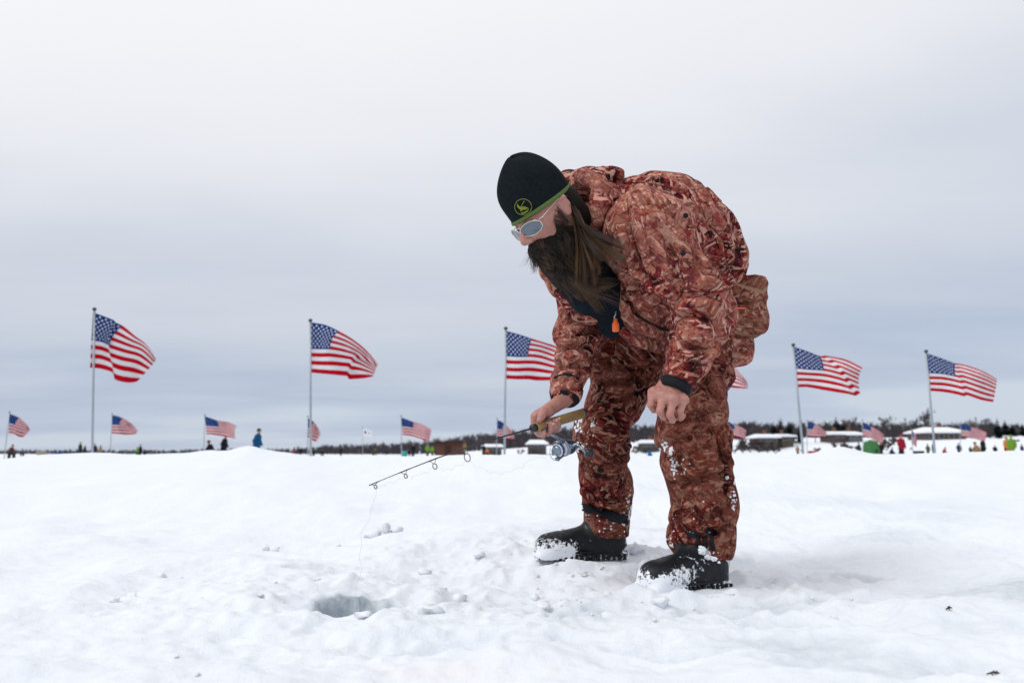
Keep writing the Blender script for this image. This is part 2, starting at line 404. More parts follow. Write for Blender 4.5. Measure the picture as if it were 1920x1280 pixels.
# ------------------------------------------------------------------ snow-covered ice
HOLE = P(686, 1116, 2.36); HOLE[2] = 0
CREST_U = np.array([-900, -300, 0, 30, 60, 100, 150, 180, 230, 265, 300, 350, 400, 445, 462, 478, 500, 540, 575, 620, 680, 760, 860, 960, 1100, 1250, 1380, 1410, 1440, 1475, 1510, 1545, 1565, 1590, 1625, 1660, 1720, 1800, 1920, 2300, 2900])
CREST_V = np.array([850, 853, 858, 853, 848, 846, 849, 846, 848, 853, 848, 846, 841, 842, 834, 835, 842, 845, 851, 855, 852, 849, 847, 848, 850, 851, 853, 850, 846, 846, 847, 838, 832, 836, 845, 845, 843, 841, 839, 842, 845])
CY = 8.6
FEET = [J(1090, 1040, 2.94), J(1290, 1090, 2.41)]
def ground_h(x, y, fine=True):
    x = np.asarray(x, float); y = np.asarray(y, float); sh = x.shape; x = x.ravel(); y = y.ravel()
    p2 = np.stack([x, y, np.zeros_like(x)], 1)
    u = 960 + x / np.maximum(y, 1) * FPX
    crest = HC + CY * (850 - np.interp(u, CREST_U, CREST_V)) / FPX - .026
    yc = CY + .5 * vnoise(p2 * np.array([.5, 0, 0]), 3)
    t = np.clip((y - 3.2) / (yc - 3.2), 0, 1); rise = t * t * (3 - 2 * t)
    back = np.clip((y - yc) / 3.0, 0, 1); fall = back * back * (3 - 2 * back)
    side = 1.0
    broad = HC + CY * (850 - np.interp(u, [-900, 0, 300, 460, 620, 960, 1380, 1560, 1920, 2900], [850, 852, 848, 842, 852, 849, 851, 844, 841, 845])) / FPX - .026
    h = broad * rise * (1 - fall) * side - .06 * fall + (crest - broad) * np.exp(-((y - yc) / .7) ** 2) * (y < 30)
    # lumps on the bank and broad undulation
    near = np.clip(1.6 - np.abs(y - 4.5) / 6, 0, 1)
    h += .055 * near * np.clip((y - 1.2) / 2, 0, 1) * fbm(p2 * 1.1, 3, 11) * (1 - .75 * rise)
    h += .021 * near * fbm(p2 * 4.0, 3, 21) * (1 - .5 * rise)
    # shore and wooded rise far off, nearer on the right
    ys = 250 - x * 1.3
    ys = np.clip(ys, 112, 1400)
    rf = np.clip((x / np.maximum(y, 1) + .12) / .20, 0.0, 1)                       # the rise dies out to the left, where the lake runs on
    k = np.clip((y - ys) / 60, 0, 1); h += 3.4 * rf * k * k * (3 - 2 * k)
    k2 = np.clip((y - ys - 60) / 220, 0, 1); h += 5 * k2 * rf
    if fine:
        m = (y < 9) & (np.abs(x) < 6)
        q = p2[m]; hm = np.zeros(m.sum())
        d1 = np.min([np.hypot(q[:, 0] - f[0], (q[:, 1] - f[1])) for f in FEET + [HOLE + np.array((.35, .2, 0)), HOLE]], 0)
        tr = np.clip(1.45 - d1 / .85, .15, 1)                                   # trampled around the man and the hole
        left = np.clip(.5 - q[:, 0] * .9, 0.0, 1)
        tr = np.maximum(tr, .62 * np.clip(q[:, 0] * 1.2 - .1, 0, 1)) * (1 - .3 * left)
        fade = np.clip((7.5 - q[:, 1]) / 4, 0.1, 1)
        b = 1 - np.abs(fbm(q * 7.0 + 3, 3, 31)) * 1.6                            # billowed clods
        hm += .014 * tr * fade * b
        hm += .0065 * tr * fade * (1 - np.abs(vnoise(q * 17, 41)) * 2)
        hm += .0045 * fade * np.clip(tr + .1, 0, 1) * fbm(q * 38, 3, 51)
        hm += .004 * fade * fbm(q * np.array([10, 26, 1]), 3, 61)
        # foot and tool marks
        for (du, dv, rx, ry, dep) in ((905, 1100, .13, .075, .03), (960, 1128, .16, .05, .025), (1400, 1130, .2, .06, .032), (1450, 1205, .2, .05, .028), (1760, 1030, .25, .06, .02), (1660, 1245, .22, .05, .022),
                                      (800, 1190, .3, .05, .012), (1500, 1035, .2, .05, .014), (560, 1020, .1, .06, .015), (730, 985, .1, .06, .02), (1600, 990, .3, .05, .012)):
            c = P(du, dv, 1); c = np.array([0, 0, HC]) + (c - np.array([0, 0, HC])) * (HC / (HC - c[2]))
            rr = ((q[:, 0] - c[0]) / rx) ** 2 + ((q[:, 1] - c[1]) / (ry * 2)) ** 2 + .25 * vnoise(q * 9, 71)
            hm -= dep * np.clip(1.25 - rr, 0, 1) ** .7
        for (px_, py_, an_) in ((-.05, 2.55, .3), (.18, 2.2, .9), (.62, 2.05, 2.6), (.95, 2.35, .4), (1.15, 2.8, 1.9), (-.62, 2.75, .2), (.35, 1.75, 2.9), (-.15, 1.85, .5), (.85, 3.2, .8), (1.5, 2.2, 2.2)):
            ux, uy = math.cos(an_), math.sin(an_); a_ = (q[:, 0] - px_) * ux + (q[:, 1] - py_) * uy; b_ = -(q[:, 0] - px_) * uy + (q[:, 1] - py_) * ux      # old boot prints
            e_ = (a_ / .155) ** 2 + (b_ / (.055 - .012 * np.abs(a_ + .02) / .15)) ** 2 + .3 * vnoise(q * 24, 95)
            hm -= .017 * np.clip((1.15 - e_) * 2.2, 0, 1); hm += .007 * np.exp(-((e_ - 1.6) / .5) ** 2)
        for f in FEET:
            d = np.hypot((q[:, 0] - f[0] + .02), (q[:, 1] - f[1]) * 1.5)
            w = np.clip(1 - (d - .16) / .16, 0, 1); w = w * w * (3 - 2 * w)
            hm = hm * (1 - .75 * w) + w * .004
            hm += .016 * np.exp(-((d - .33) / .07) ** 2) * (1 + fbm(q * 14, 2, 81))
        # drilled hole with a rim of slush
        d = np.hypot(q[:, 0] - HOLE[0], (q[:, 1] - HOLE[1])); rim = .142 + .012 * vnoise(q * 22, 91) + .008 * vnoise(q * 60, 92)
        dish = np.clip(1 - d / .30, 0, 1); hm -= .045 * dish
        hm += .010 * np.exp(-((d - .27) / .09) ** 2) * (1 + .8 * fbm(q * 12, 2, 83))
        kk = np.clip((rim - d) / .022, 0, 1); kk = kk * kk * (3 - 2 * kk)
        hm = hm * (1 - kk) - .17 * kk
        h[m] += hm
    return h.reshape(sh)
def build_ground():
    def axis(fine, step, far, ratio):
        a = list(np.arange(fine[0], fine[1], step)); s = step; x = a[-1]
        while x < far: s = min(s * ratio, 120); x += s; a.append(x)
        return np.array(a)
    xr = axis((0, 1.9), .0085, 2600, 1.075); xs = np.concatenate([-xr[:0:-1], xr])
    ys = axis((1.15, 3.35), .0085, 3200, 1.035)
    yb = []; s, y = .0085, ys[0]
    while y > -40: s *= 1.25; y -= s; yb.append(y)
    ys = np.concatenate([np.array(yb)[::-1], ys])
    X, Y = np.meshgrid(xs, ys, indexing='ij'); Z = ground_h(X, Y)
    V = np.stack([X, Y, Z], -1).reshape(-1, 3); nx, ny = X.shape
    i = np.arange(nx * ny).reshape(nx, ny)
    Q = np.stack([i[:-1, :-1].ravel(), i[1:, :-1].ravel(), i[1:, 1:].ravel(), i[:-1, 1:].ravel()], 1)
    ob = mesh_obj('snow_ground', V, Q, SNOW); ob['kind'] = 'structure'
    # wet slush where meltwater has soaked the snow: low spots on the trodden right and round the hole
    q = V * np.array([1, 1, 0]); fine = (V[:, 1] < 9) & (np.abs(V[:, 0]) < 6)
    sl = np.zeros(len(V)); dt = np.zeros(len(V)); qf = q[fine]
    lowp = Z.ravel()[fine] - ground_h(qf[:, 0], qf[:, 1], False)
    wetn = fbm(qf * np.array([1.3, 2.2, 1]), 3, 101)
    right = np.clip(qf[:, 0] * .9 + .25, 0, 1)
    s1 = np.clip(-lowp / .03 * .5 + .05, 0, 1) + np.clip(wetn * .9 - .14, 0, .6) * right
    d = np.hypot(qf[:, 0] - HOLE[0], qf[:, 1] - HOLE[1])
    s1 = np.maximum(s1 * np.clip(right + .25, 0, 1), np.clip((.165 - d) / .03, 0, 1))
    sl[fine] = np.clip(s1, 0, 1) * np.clip((6 - qf[:, 1]) / 3, 0, 1)
    c = P(845, 1205, 1.62)
    dt[fine] = np.clip(1 - np.hypot((qf[:, 0] - c[0]) / .2, (qf[:, 1] - c[1]) / .06) + .5 * vnoise(qf * 12, 5), 0, 1)
    for nm, a in (('slush', sl), ('dirt', dt)):
        at = ob.data.attributes.new(nm, 'FLOAT', 'POINT'); at.data.foreach_set('value', a.astype(np.float32))
    return ob
GROUND = build_ground()
def gz(x, y): return float(ground_h(np.array([x]), np.array([y]))[0])
def build_water():
    t = NT('hole_water'); m = t.out((.16, .24, .29), .08, t.bump(t.noise(t.coord(), 30, 2), .15, .004), IOR=1.33)
    v = [(HOLE[0], HOLE[1], -.105)] + [(HOLE[0] + .19 * math.cos(a), HOLE[1] + .19 * math.sin(a), -.105) for a in np.linspace(0, 2 * math.pi, 33)[:-1]]
    o = mesh_obj('hole_water', v, [(0, i + 1, (i + 1) % 32 + 1) for i in range(32)], m); o['kind'] = 'structure'
build_water()
def snow_clods():
    """loose clods kicked up round the boots and the hole, too many to count"""
    mb_v = []; mb_f = []; n = 0
    ico = bmesh.new(); bmesh.ops.create_icosphere(ico, subdivisions=2, radius=1); iv = np.array([v.co for v in ico.verts]); jf = np.array([[v.index for v in f.verts] for f in ico.faces]); ico.free()
    rg = np.random.default_rng(3); spots = []
    for _ in range(120):
        r = rg.random()
        if r < .45: c = FEET[rg.integers(2)]; x, y = c[0] + rg.normal(0, .28), c[1] + rg.normal(0, .22)
        elif r < .8: x, y = HOLE[0] + rg.normal(.2, .4), HOLE[1] + rg.normal(.05, .25)
        else: x, y = rg.uniform(-1.2, 1.6), rg.uniform(1.4, 3.6)
        if math.hypot(x - HOLE[0], y - HOLE[1]) < .22: continue
        spots.append((x, y, (.004 + .020 * rg.random() ** 4)))
    for (u, v, Y, r) in ((1232, 1010, 2.95, .045), (1222, 995, 3.0, .03), (1243, 1030, 2.9, .03), (1210, 1020, 2.92, .028), (1190, 1000, 3.2, .03), (700, 975, 3.9, .03), (722, 972, 4.0, .035), (745, 970, 4.0, .028), (500, 985, 3.6, .022), (515, 987, 3.6, .018)):
        p = P(u, v, Y); spots.append((p[0], p[1], r))
    zs = ground_h(np.array([s[0] for s in spots]), np.array([s[1] for s in spots]))
    for (x, y, r), z in zip(spots, zs):
        off = rg.random(3) * 50; d = 1 + .6 * fbm(iv * 1.9 + off, 3, 5)
        v = iv * d[:, None] * r * np.array([rg.uniform(.8, 1.4), rg.uniform(.8, 1.4), rg.uniform(.6, .95)]) + (x, y, z + r * .25)
        mb_v.append(v); mb_f.append(jf + n); n += len(v)
    o = mesh_obj('snow_clods', np.concatenate(mb_v), np.concatenate(mb_f), CLUMP); o['kind'] = 'stuff'
    o['label'] = 'loose snow clods kicked up around the boots and hole'; o['category'] = 'snow'
snow_clods()

# ------------------------------------------------------------------ the angler
def bone_coords(V, bones):
    """nearest bone: distance along the chain and the direction round it"""
    best = np.full(len(V), 1e9); sa = np.zeros(len(V)); rad = np.zeros((len(V), 3)); s0 = 0
    for chain in bones:
        for a, b in zip(chain[:-1], chain[1:]):
            ab = b - a; L = np.linalg.norm(ab); t = np.clip((V - a) @ ab / (L * L), 0, 1); q = V - a - t[:, None] * ab
            d = np.linalg.norm(q, axis=1); m = d < best
            best[m] = d[m]; sa[m] = s0 + t[m] * L; rad[m] = q[m] / (d[m][:, None] + 1e-9); s0 += L
        s0 += 5.0
    return sa, rad
def cloth_folds(V, Q, bones, hot, amp, seed, freq=15.0, soft=.6):
    """ring and diagonal folds on limbs, stronger near the given (point, reach, gain) creases"""
    N = vnormals(V, Q); sa, rad = bone_coords(V, bones)
    warp = fbm(V * 6.0, 2, seed + 50) * .035
    q = np.concatenate([((sa + warp) * freq)[:, None] + (rad @ np.array((.9, .5, .3)))[:, None] * 1.1, rad[:, :1] * .9, rad[:, 2:] * .9], 1)
    r = np.abs(vnoise(q, seed)) * 2.4 - .75
    q2 = q * np.array([2.1, 1.5, 1.5]) + 9; r2 = 1 - np.abs(vnoise(q2, seed + 1)) * 2
    g = np.full(len(V), .35)
    for p, reach, gain in hot: g += gain * np.exp(-(np.linalg.norm(V - p, axis=1) / reach) ** 2)
    big = fbm(V * 7.5, 2, seed + 7)
    d = amp * g * (r * .75 + r2 * .3 - .25) + amp * soft * big
    return V + N * d[:, None]
def creases(V, Q, lines, depth=.014, w=.011):
    """sharp valley folds with a raised lip, run over the cloth through photo points"""
    b = BVHTree.FromPolygons([tuple(x) for x in V], [tuple(int(i) for i in q) for q in Q]); N = vnormals(V, Q); D = np.zeros(len(V))
    for ln in lines:
        pts = []
        k = 26; ts = np.linspace(0, len(ln) - 1.001, k); L_ = np.array(ln, float)
        for t in ts:
            i = int(t); f = t - i; p0, p1, p2, p3 = L_[max(i - 1, 0)], L_[i], L_[min(i + 1, len(ln) - 1)], L_[min(i + 2, len(ln) - 1)]
            c = .5 * (2 * p1 + (p2 - p0) * f + (2 * p0 - 5 * p1 + 4 * p2 - p3) * f * f + (3 * p1 - p0 - 3 * p2 + p3) * f ** 3)
            h, n = hit(b, c[0], c[1])
            if h is not None: pts.append((h, math.sin(math.pi * min(1, max(0, t / (len(ln) - 1)))) ** .6))
        if len(pts) < 4: continue
        PP = np.array([p[0] for p in pts]); WW = np.array([p[1] for p in pts])
        near = np.where((V > PP.min(0) - .08).all(1) & (V < PP.max(0) + .08).all(1))[0]
        d = np.full(len(near), 9.0); g = np.zeros(len(near))
        for a, bb, wa, wb in zip(PP[:-1], PP[1:], WW[:-1], WW[1:]):
            ab = bb - a; L2 = ab @ ab + 1e-9
            if L2 > .004: continue
            tt = np.clip((V[near] - a) @ ab / L2, 0, 1); dd = np.linalg.norm(V[near] - a - tt[:, None] * ab, axis=1); mm = dd < d; d[mm] = dd[mm]; g[mm] = (wa + (wb - wa) * tt)[mm]
        D[near] += g * (-depth * np.exp(-(d / w) ** 2) + .75 * depth * np.exp(-((d - 2.4 * w) / (1.3 * w)) ** 2))
    return V + N * D[:, None]
def relief(V, Q, amp, scale, seed, octv=3):
    N = vnormals(V, Q); return V + N * (amp * fbm(V * scale, octv, seed))[:, None]

CAM0 = np.array((0, 0, HC))
def bvh_of(*obs):
    v = []; f = []; n = 0
    for o in obs:
        me = o.data; c = np.empty(len(me.vertices) * 3, np.float32); me.vertices.foreach_get('co', c); c = c.reshape(-1, 3)
        v += [tuple(x) for x in c]; f += [tuple(i + n for i in p.vertices) for p in me.polygons]; n += len(c)
    return BVHTree.FromPolygons(v, f)
def hit(bvh, u, v):
    d = unit(P(u, v, 1.0) - CAM0); h = bvh.ray_cast(Vector(CAM0), Vector(d))
    if h[0] is None: return None, None
    n = np.array(h[1]); n = n if n @ d < 0 else -n
    return np.array(h[0]), n
def seam(mb, bvh, pts, r=.002, off=.0008, step=5, sides=5):
    """a cord laid on the cloth through the given photo points"""
    out = []
    for (a, b) in zip(pts[:-1], pts[1:]):
        m = max(2, int(math.hypot(b[0] - a[0], b[1] - a[1]) / step))
        for i in range(m):
            t = i / m; h, n = hit(bvh, a[0] + (b[0] - a[0]) * t, a[1] + (b[1] - a[1]) * t)
            if h is not None and (not out or np.linalg.norm(h - out[-1]) < .09): out.append(h + n * off)
    if len(out) > 2:
        o = np.array(out); 
        for _ in range(6): o[1:-1] = (o[:-2] + o[1:-1] * 2 + o[2:]) / 4
        mb.tube(list(o), r, sides)
def patch(mb, bvh, poly, step=3.0, off=.002, bulge=0.0, thick=.004):
    """a thin panel lying on the surface inside a photo-pixel polygon, with its own thickness"""
    P2 = np.array(poly, float); lo, hi = P2.min(0), P2.max(0)
    def inside(x, y):
        c = False; j = len(P2) - 1
        for i in range(len(P2)):
            if (P2[i, 1] > y) != (P2[j, 1] > y) and x < (P2[j, 0] - P2[i, 0]) * (y - P2[i, 1]) / (P2[j, 1] - P2[i, 1]) + P2[i, 0]: c = not c
            j = i
        return c
    nx, ny = max(2, int(np.ceil((hi[0] - lo[0]) / step))), max(2, int(np.ceil((hi[1] - lo[1]) / step)))
    gx = np.linspace(lo[0], hi[0], nx + 1); gy = np.linspace(lo[1], hi[1], ny + 1)
    idx = {}; vs = []; bot = []
    for i, x in enumerate(gx):
        for j, y in enumerate(gy):
            h, n = hit(bvh, x, y)
            if h is None: continue
            idx[i, j] = len(vs); vs.append(h + n * (off + thick)); bot.append(h - n * .002)
    fs = []; edge = {}
    for i in range(nx):
        for j in range(ny):
            k = [(i, j), (i, j + 1), (i + 1, j + 1), (i + 1, j)]
            if not all(q in idx for q in k) or not inside((gx[i] + gx[i + 1]) / 2, (gy[j] + gy[j + 1]) / 2): continue
            q = [idx[t] for t in k]
            pts = np.array([vs[t] for t in q])
            if max(np.linalg.norm(pts[a] - pts[a - 1]) for a in range(4)) > .05: continue
            fs.append(tuple(q))
            for a in range(4): e = (q[a], q[(a + 1) % 4]); edge[e] = edge.get(e, 0) + 1
    if not fs: return
    n = len(vs); V = vs + bot
    rim = [e for e in edge if (e[1], e[0]) not in edge]
    fs += [(a, a + n, b + n, b) for a, b in rim]
    used = sorted({i for f in fs for i in f}); mp = {o: i for i, o in enumerate(used)}
    mb.add([V[i] for i in used], [tuple(mp[i] for i in f) for f in fs])
ICO = None
def blobs(mb, pts, seed=1):
    """little clumps of stuck snow: (point, radius)"""
    global ICO
    if ICO is None:
        b = bmesh.new(); bmesh.ops.create_icosphere(b, subdivisions=2, radius=1); ICO = (np.array([v.co for v in b.verts]), [tuple(v.index for v in f.verts) for f in b.faces]); b.free()
    rg = np.random.default_rng(seed)
    for it in pts:
        p, r = it[0], it[1]; nn = it[2] if len(it) > 2 else None
        d = 1 + .45 * fbm(ICO[0] * 1.6 + rg.random(3) * 40, 2, 5)
        v = ICO[0] * d[:, None] * r * rg.uniform(.7, 1.25, 3)
        if nn is not None: v = v - np.outer(v @ nn, nn) * .62
        mb.add(v + p, ICO[1])

MAN = None
def build_man():
    global MAN
    skin = NT('skin'); co = skin.coord()
    c = skin.mix(skin.noise(co, 38, 3, .6), (.36, .150, .118), (.52, .265, .21))
    c = skin.mix(skin.ramp(skin.noise(co, 16, 2), [(.45, (0, 0, 0)), (.7, (.6, .6, .6))]), c, (.46, .125, .115))
    nrm = skin.bump(skin.noise(co, 300, 3, .6), .5, .002); nrm = skin.bump(skin.noise(skin.mapping(co, (90, 90, 40)), 1, 2), .2, .003, nrm)
    SKIN = skin.out(c, .52, nrm, Subsurface_Weight=.08, Subsurface_Radius=(.012, .004, .002), Subsurface_Scale=1.0)
    BLACK = plain('black_webbing', (.012, .014, .018), .8, 0, .4, 200)
    RUB = NT('boot_rubber'); rc = RUB.coord()
    mask = RUB.node('ShaderNodeAttribute', attribute_name='snowed').outputs['Fac']
    spk = RUB.math('ADD', RUB.math('MULTIPLY', RUB.noise(rc, 75, 5, .72), 1.5), RUB.math('MULTIPLY', RUB.noise(rc, 24, 3, .6), .5))
    f = RUB.math('SUBTRACT', RUB.math('ADD', mask, spk), 1.40)
    f = RUB.ramp(RUB.math('MULTIPLY_ADD', f, 5.0, .5), [(.3, (0, 0, 0)), (.7, (1, 1, 1))])
    BOOT = RUB.out(RUB.mix(f, (.008, .010, .013), (.86, .89, .93)), RUB.math('MULTIPLY_ADD', f, .3, .5), RUB.bump(RUB.math('MULTIPLY_ADD', f, 1.0, RUB.math('MULTIPLY', RUB.noise(rc, 130, 3), .25)), .6, .004), Specular_IOR_Level=.25)
    SHIRT = plain('navy_shirt', (.006, .011, .018), .9, 0, .5, 60)

    # joints (photo pixel, depth)
    hipL, kneL, ankL = J(1308, 615, 2.66), J(1299, 800, 2.40), J(1318, 1012, 2.47)
    hipR, kneR, ankR = J(1228, 625, 2.84), J(1128, 800, 2.76), J(1137, 968, 2.95)
    pel, mid, chest, neck = J(1308, 590, 2.80), J(1280, 488, 2.68), J(1222, 447, 2.50), J(1120, 425, 2.44)
    shL, elL, wrL = J(1212, 428, 2.27), J(1324, 585, 2.22), J(1272, 706, 2.17)
    shR, elR, wrR = J(1086, 492, 2.64), J(1082, 612, 2.66), J(1062, 732, 2.54)
    # head frame
    p = math.radians(43); fh = np.array((-.87, -.49, 0)); fh /= np.linalg.norm(fh)
    F = fh * math.cos(p) + np.array((0, 0, -math.sin(p))); U = fh * math.sin(p) + np.array((0, 0, math.cos(p))); L = np.cross(U, F)
    HCN = J(1021, 398, 2.28)
    R = np.stack([F, L, U], 1)
    def H(f, l, u): return HCN + F * f + L * l + U * u

    # ---- body: head with face, neck, trunk, limbs and hands
    V0, Q0 = [], []
    def put(V, Q):
        Q0.append(Q + sum(len(v) for v in V0)); V0.append(V)
    head = [ell(H(-.012, 0, .035), (.099, .079, .093), R, .03), ell(H(.028, 0, -.035), (.070, .064, .086), R, .04),
            ell(H(.062, 0, -.098), (.034, .038, .028), R, .03), cap(H(.080, -.030, .026), H(.080, .030, .026), .012, .012, .02),
            cap(H(.094, 0, .018), H(.121, 0, -.026), .0085, .0125, .014), ell(H(.107, .0135, -.033), (.012, .009, .009), R, .01), ell(H(.107, -.0135, -.033), (.012, .009, .009), R, .01),
            ell(H(.066, .043, -.012), (.026, .022, .022), R, .03), ell(H(.066, -.043, -.012), (.026, .022, .022), R, .03),
            ell(H(.091, .031, .010), (.014, .018, .012), R, .01, 's'), ell(H(.091, -.031, .010), (.014, .018, .012), R, .01, 's'),
            ell(H(.080, .031, .010), (.013, .014, .012), R, .006), ell(H(.080, -.031, .010), (.013, .014, .012), R, .006),
            cap(H(.098, -.020, -.064), H(.098, .020, -.064), .008, .008, .01), cap(H(.096, -.018, -.076), H(.096, .018, -.076), .009, .009, .01)]
    for s in (1, -1):
        head += [ell(H(-.016, s * .080, -.010), (.017, .009, .027), R, .008), cap(H(-.026, s * .087, .012), H(-.029, s * .088, -.014), .006, .005, .008),
                 cap(H(-.008, s * .085, .014), H(-.026, s * .088, .014), .005, .005, .006), ell(H(-.012, s * .083, -.032), (.009, .006, .010), R, .006),
                 ell(H(-.011, s * .091, -.004), (.008, .007, .012), R, .005, 's')]
    head += [cap(H(-.03, 0, -.05), neck, .062, .07, .04)]
    V, Q = sdf_mesh(head, .0034, 2); put(V, Q)
    trunk = [cap(neck, chest, .09, .15, .08), cap(chest, mid, .15, .15, .08), cap(mid, pel, .15, .15, .08), cap(hipL, kneL, .08, .06, .05), cap(kneL, ankL, .058, .045, .04),
             cap(hipR, kneR, .08, .06, .05), cap(kneR, ankR, .058, .045, .04), cap(chest, shL, .1, .065, .05), cap(shL, elL, .055, .042, .04), cap(elL, wrL, .042, .030, .03),
             cap(chest, shR, .1, .065, .05), cap(shR, elR, .055, .042, .04), cap(elR, wrR, .040, .028, .03)]
    V, Q = sdf_mesh(trunk, .016, 1); put(V, Q)

    # right hand closed round the cork grip: palm towards the camera, fingers from below, thumb along the top
    G0, G1 = J(1004, 801, 2.40), J(1095, 774, 2.52)          # front and butt of the grip
    ga = unit(G0 - G1); gn = unit(np.array((.12, -1, .05)) - ga * np.dot(np.array((.12, -1, .05)), ga)); gu = np.cross(gn, ga); gu = gu if gu[2] > 0 else -gu
    GL = np.linalg.norm(G1 - G0); GR = .0165
    def gp(s, ang, r):                                      # s metres from the front of the grip; 0 deg faces the camera, 90 up
        a = math.radians(ang); return G0 - ga * s + (gn * math.cos(a) + gu * math.sin(a)) * r
    hand = []
    wr2 = J(1058, 748, 2.52)
    for i, (s, r, end, root) in enumerate(((.022, .0100, 292, .034), (.046, .0098, 352, .050), (.064, .0092, 362, .064), (.079, .0080, 368, .077))):
        rr = GR + r * .86
        kn = gp(root, 128, rr + .022)
        pts = [kn, gp(s, 172, rr + .010), gp(s, 218, rr + .004), gp(s, 262, rr + .003), gp(s - .002, (262 + end) / 2, rr + .001), gp(s - .004, end, rr)]
        for j in range(5): hand.append(cap(pts[j], pts[j + 1], r * (1.12 - .05 * j), r * (1.07 - .05 * j), .0045 if j else .010))
    hand += [cap(wrR, wr2, .029, .026, .015), cap(wr2, gp(.050, 116, .038), .022, .015, .014), cap(wr2, gp(.070, 110, .032), .019, .012, .014), cap(wr2, gp(.036, 122, .040), .018, .012, .014),
             cap(wr2, gp(.062, 88, .036), .017, .012, .012), ell(gp(.056, 84, .034), (.017, .012, .012), None, .012)]
    th = [gp(.062, 74, .042), gp(.040, 70, .041), gp(.024, 60, .030), gp(.010, 48, .0235)]
    hand += [cap(th[0], th[1], .0155, .0125, .012), cap(th[1], th[2], .0122, .0112, .006), cap(th[2], th[3], .0112, .0088, .006)]
    V, Q = sdf_mesh(hand, .0019, 2); V = relief(V, Q, .0011, 120, 4, 2); put(V, Q)
    # left hand: a loose fist pressed on the thigh, back of the hand to the camera
    lw = wrL
    kn = [J(1226, 737, 2.160), J(1243, 744, 2.140), J(1262, 749, 2.135), J(1283, 750, 2.145)]
    pip = [J(1220, 759, 2.145), J(1237, 771, 2.125), J(1256, 777, 2.123), J(1275, 771, 2.135)]
    dip = [J(1226, 768, 2.175), J(1244, 781, 2.160), J(1261, 787, 2.160), J(1277, 783, 2.170)]
    tip = [J(1236, 762, 2.200), J(1252, 775, 2.190), J(1268, 781, 2.190), J(1281, 778, 2.195)]
    hand = [cap(J(1282, 690, 2.200), J(1266, 716, 2.190), .029, .027, .02)]
    for i, r in enumerate((.0098, .0101, .0098, .0090)):
        hand += [cap(J(1266, 716, 2.190), kn[i], .019, r * 1.22, .016), cap(kn[i], pip[i], r * 1.16, r * 1.04, .0052), cap(pip[i], dip[i], r * 1.03, r * .96, .0035), cap(dip[i], tip[i], r * .96, r * .86, .0035)]
        hand.append(ell(kn[i] + np.array((0, -.004, .003)), r * .95, None, .012))
    hand += [cap(kn[0], kn[2], .012, .012, .02), cap(J(1244, 722, 2.185), J(1224, 745, 2.200), .017, .013, .015), cap(J(1224, 745, 2.200), J(1232, 768, 2.215), .012, .010, .006)]
    V, Q = sdf_mesh(hand, .0019, 2); V = relief(V, Q, .0011, 120, 5, 2); put(V, Q)
    body = mesh_obj('person', np.concatenate(V0), np.concatenate(Q0), SKIN); MAN = body
    tag(body, 'bearded person in red camouflage bending over ice hole with fishing rod', 'person')

    # finger nails
    mb = MB()
    nail = plain('nail', (.70, .46, .40), .35, 0, .1)
    for c, nn, r in ((th[3] + gn * .006 + gu * .004, gn * .7 + gu * .6, .0062), (gp(.042, 350, GR + .019), gn, .0052), (gp(.060, 2, GR + .018), gn, .005), (gp(.075, 8, GR + .0165), gn, .0045)):
        a_ = unit(np.cross(nn, ga)); b_ = unit(np.cross(a_, nn))
        mb = MB(); mb.add([c + unit(nn) * .0008 + (a_ * math.cos(t) * .8 + b_ * math.sin(t) * 1.1) * r for t in np.linspace(0, 6.283, 13)[:-1]], [tuple(range(12))]); mb.build('fingernail', nail, body)

    # ---- trousers
    pr = [ell(J(1298, 612, 2.76), (.19, .17, .15), None, .08), cap(hipL, kneL, .122, .100, .06), cap(kneL, J(1316, 1000, 2.47), .098, .092, .03), ell(J(1190, 655, 2.76), (.125, .12, .11), None, .08), ell(J(1158, 690, 2.80), (.105, .10, .13), None, .06),
          cap(hipR, kneR, .135, .094, .06), cap(kneR, J(1137, 955, 2.95), .096, .089, .03), cap(J(1316, 1000, 2.47), J(1320, 1042, 2.48), .090, .094, .02), cap(J(1137, 955, 2.95), J(1138, 992, 2.96), .086, .088, .02),
          plane(J(1320, 1048, 2.48), (-.10, 0.0, -1), .006)]
    V, Q = sdf_mesh(pr, .0072, 2)
    hot = [(kneL, .13, .9), (kneR, .13, .9), (J(1316, 985, 2.44), .12, 1.0), (J(1137, 930, 2.9), .13, 1.0), (J(1200, 690, 2.75), .15, .9), (J(1300, 690, 2.5), .12, .5)]
    V = cloth_folds(V, Q, [(hipL, kneL, ankL), (hipR, kneR, ankR)], hot, .021, 201, 10.5, .38)
    V = relax(V, Q, 1, .4)
    V = creases(V, Q, [[(1092, 822), (1140, 852), (1187, 846)], [(1088, 870), (1140, 866), (1186, 838)], [(1104, 700), (1150, 716), (1218, 702)], [(1110, 655), (1160, 690), (1222, 688)], [(1096, 757), (1150, 748), (1218, 730)], [(1088, 908), (1130, 936), (1186, 930)], [(1150, 640), (1140, 680), (1112, 720)], [(1090, 930), (1130, 955), (1180, 955)],
                       [(1150, 770), (1165, 800), (1150, 830)], [(1232, 806), (1290, 786), (1364, 758)], [(1240, 836), (1300, 816), (1366, 800)], [(1254, 906), (1310, 900), (1374, 878)], [(1258, 938), (1310, 962), (1378, 940)], [(1256, 985), (1310, 1002), (1378, 982)], [(1334, 800), (1352, 860), (1364, 950)], [(1280, 830), (1270, 870), (1290, 900)], [(1290, 920), (1320, 980), (1350, 1010)], [(1310, 690), (1330, 730), (1350, 760)]], .018, .010)
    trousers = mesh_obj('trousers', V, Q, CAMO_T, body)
    bt = bvh_of(trousers)
    DARKSEAM = camo_material('camo_piping', .40, (1, .85, .8))
    mb = MB()
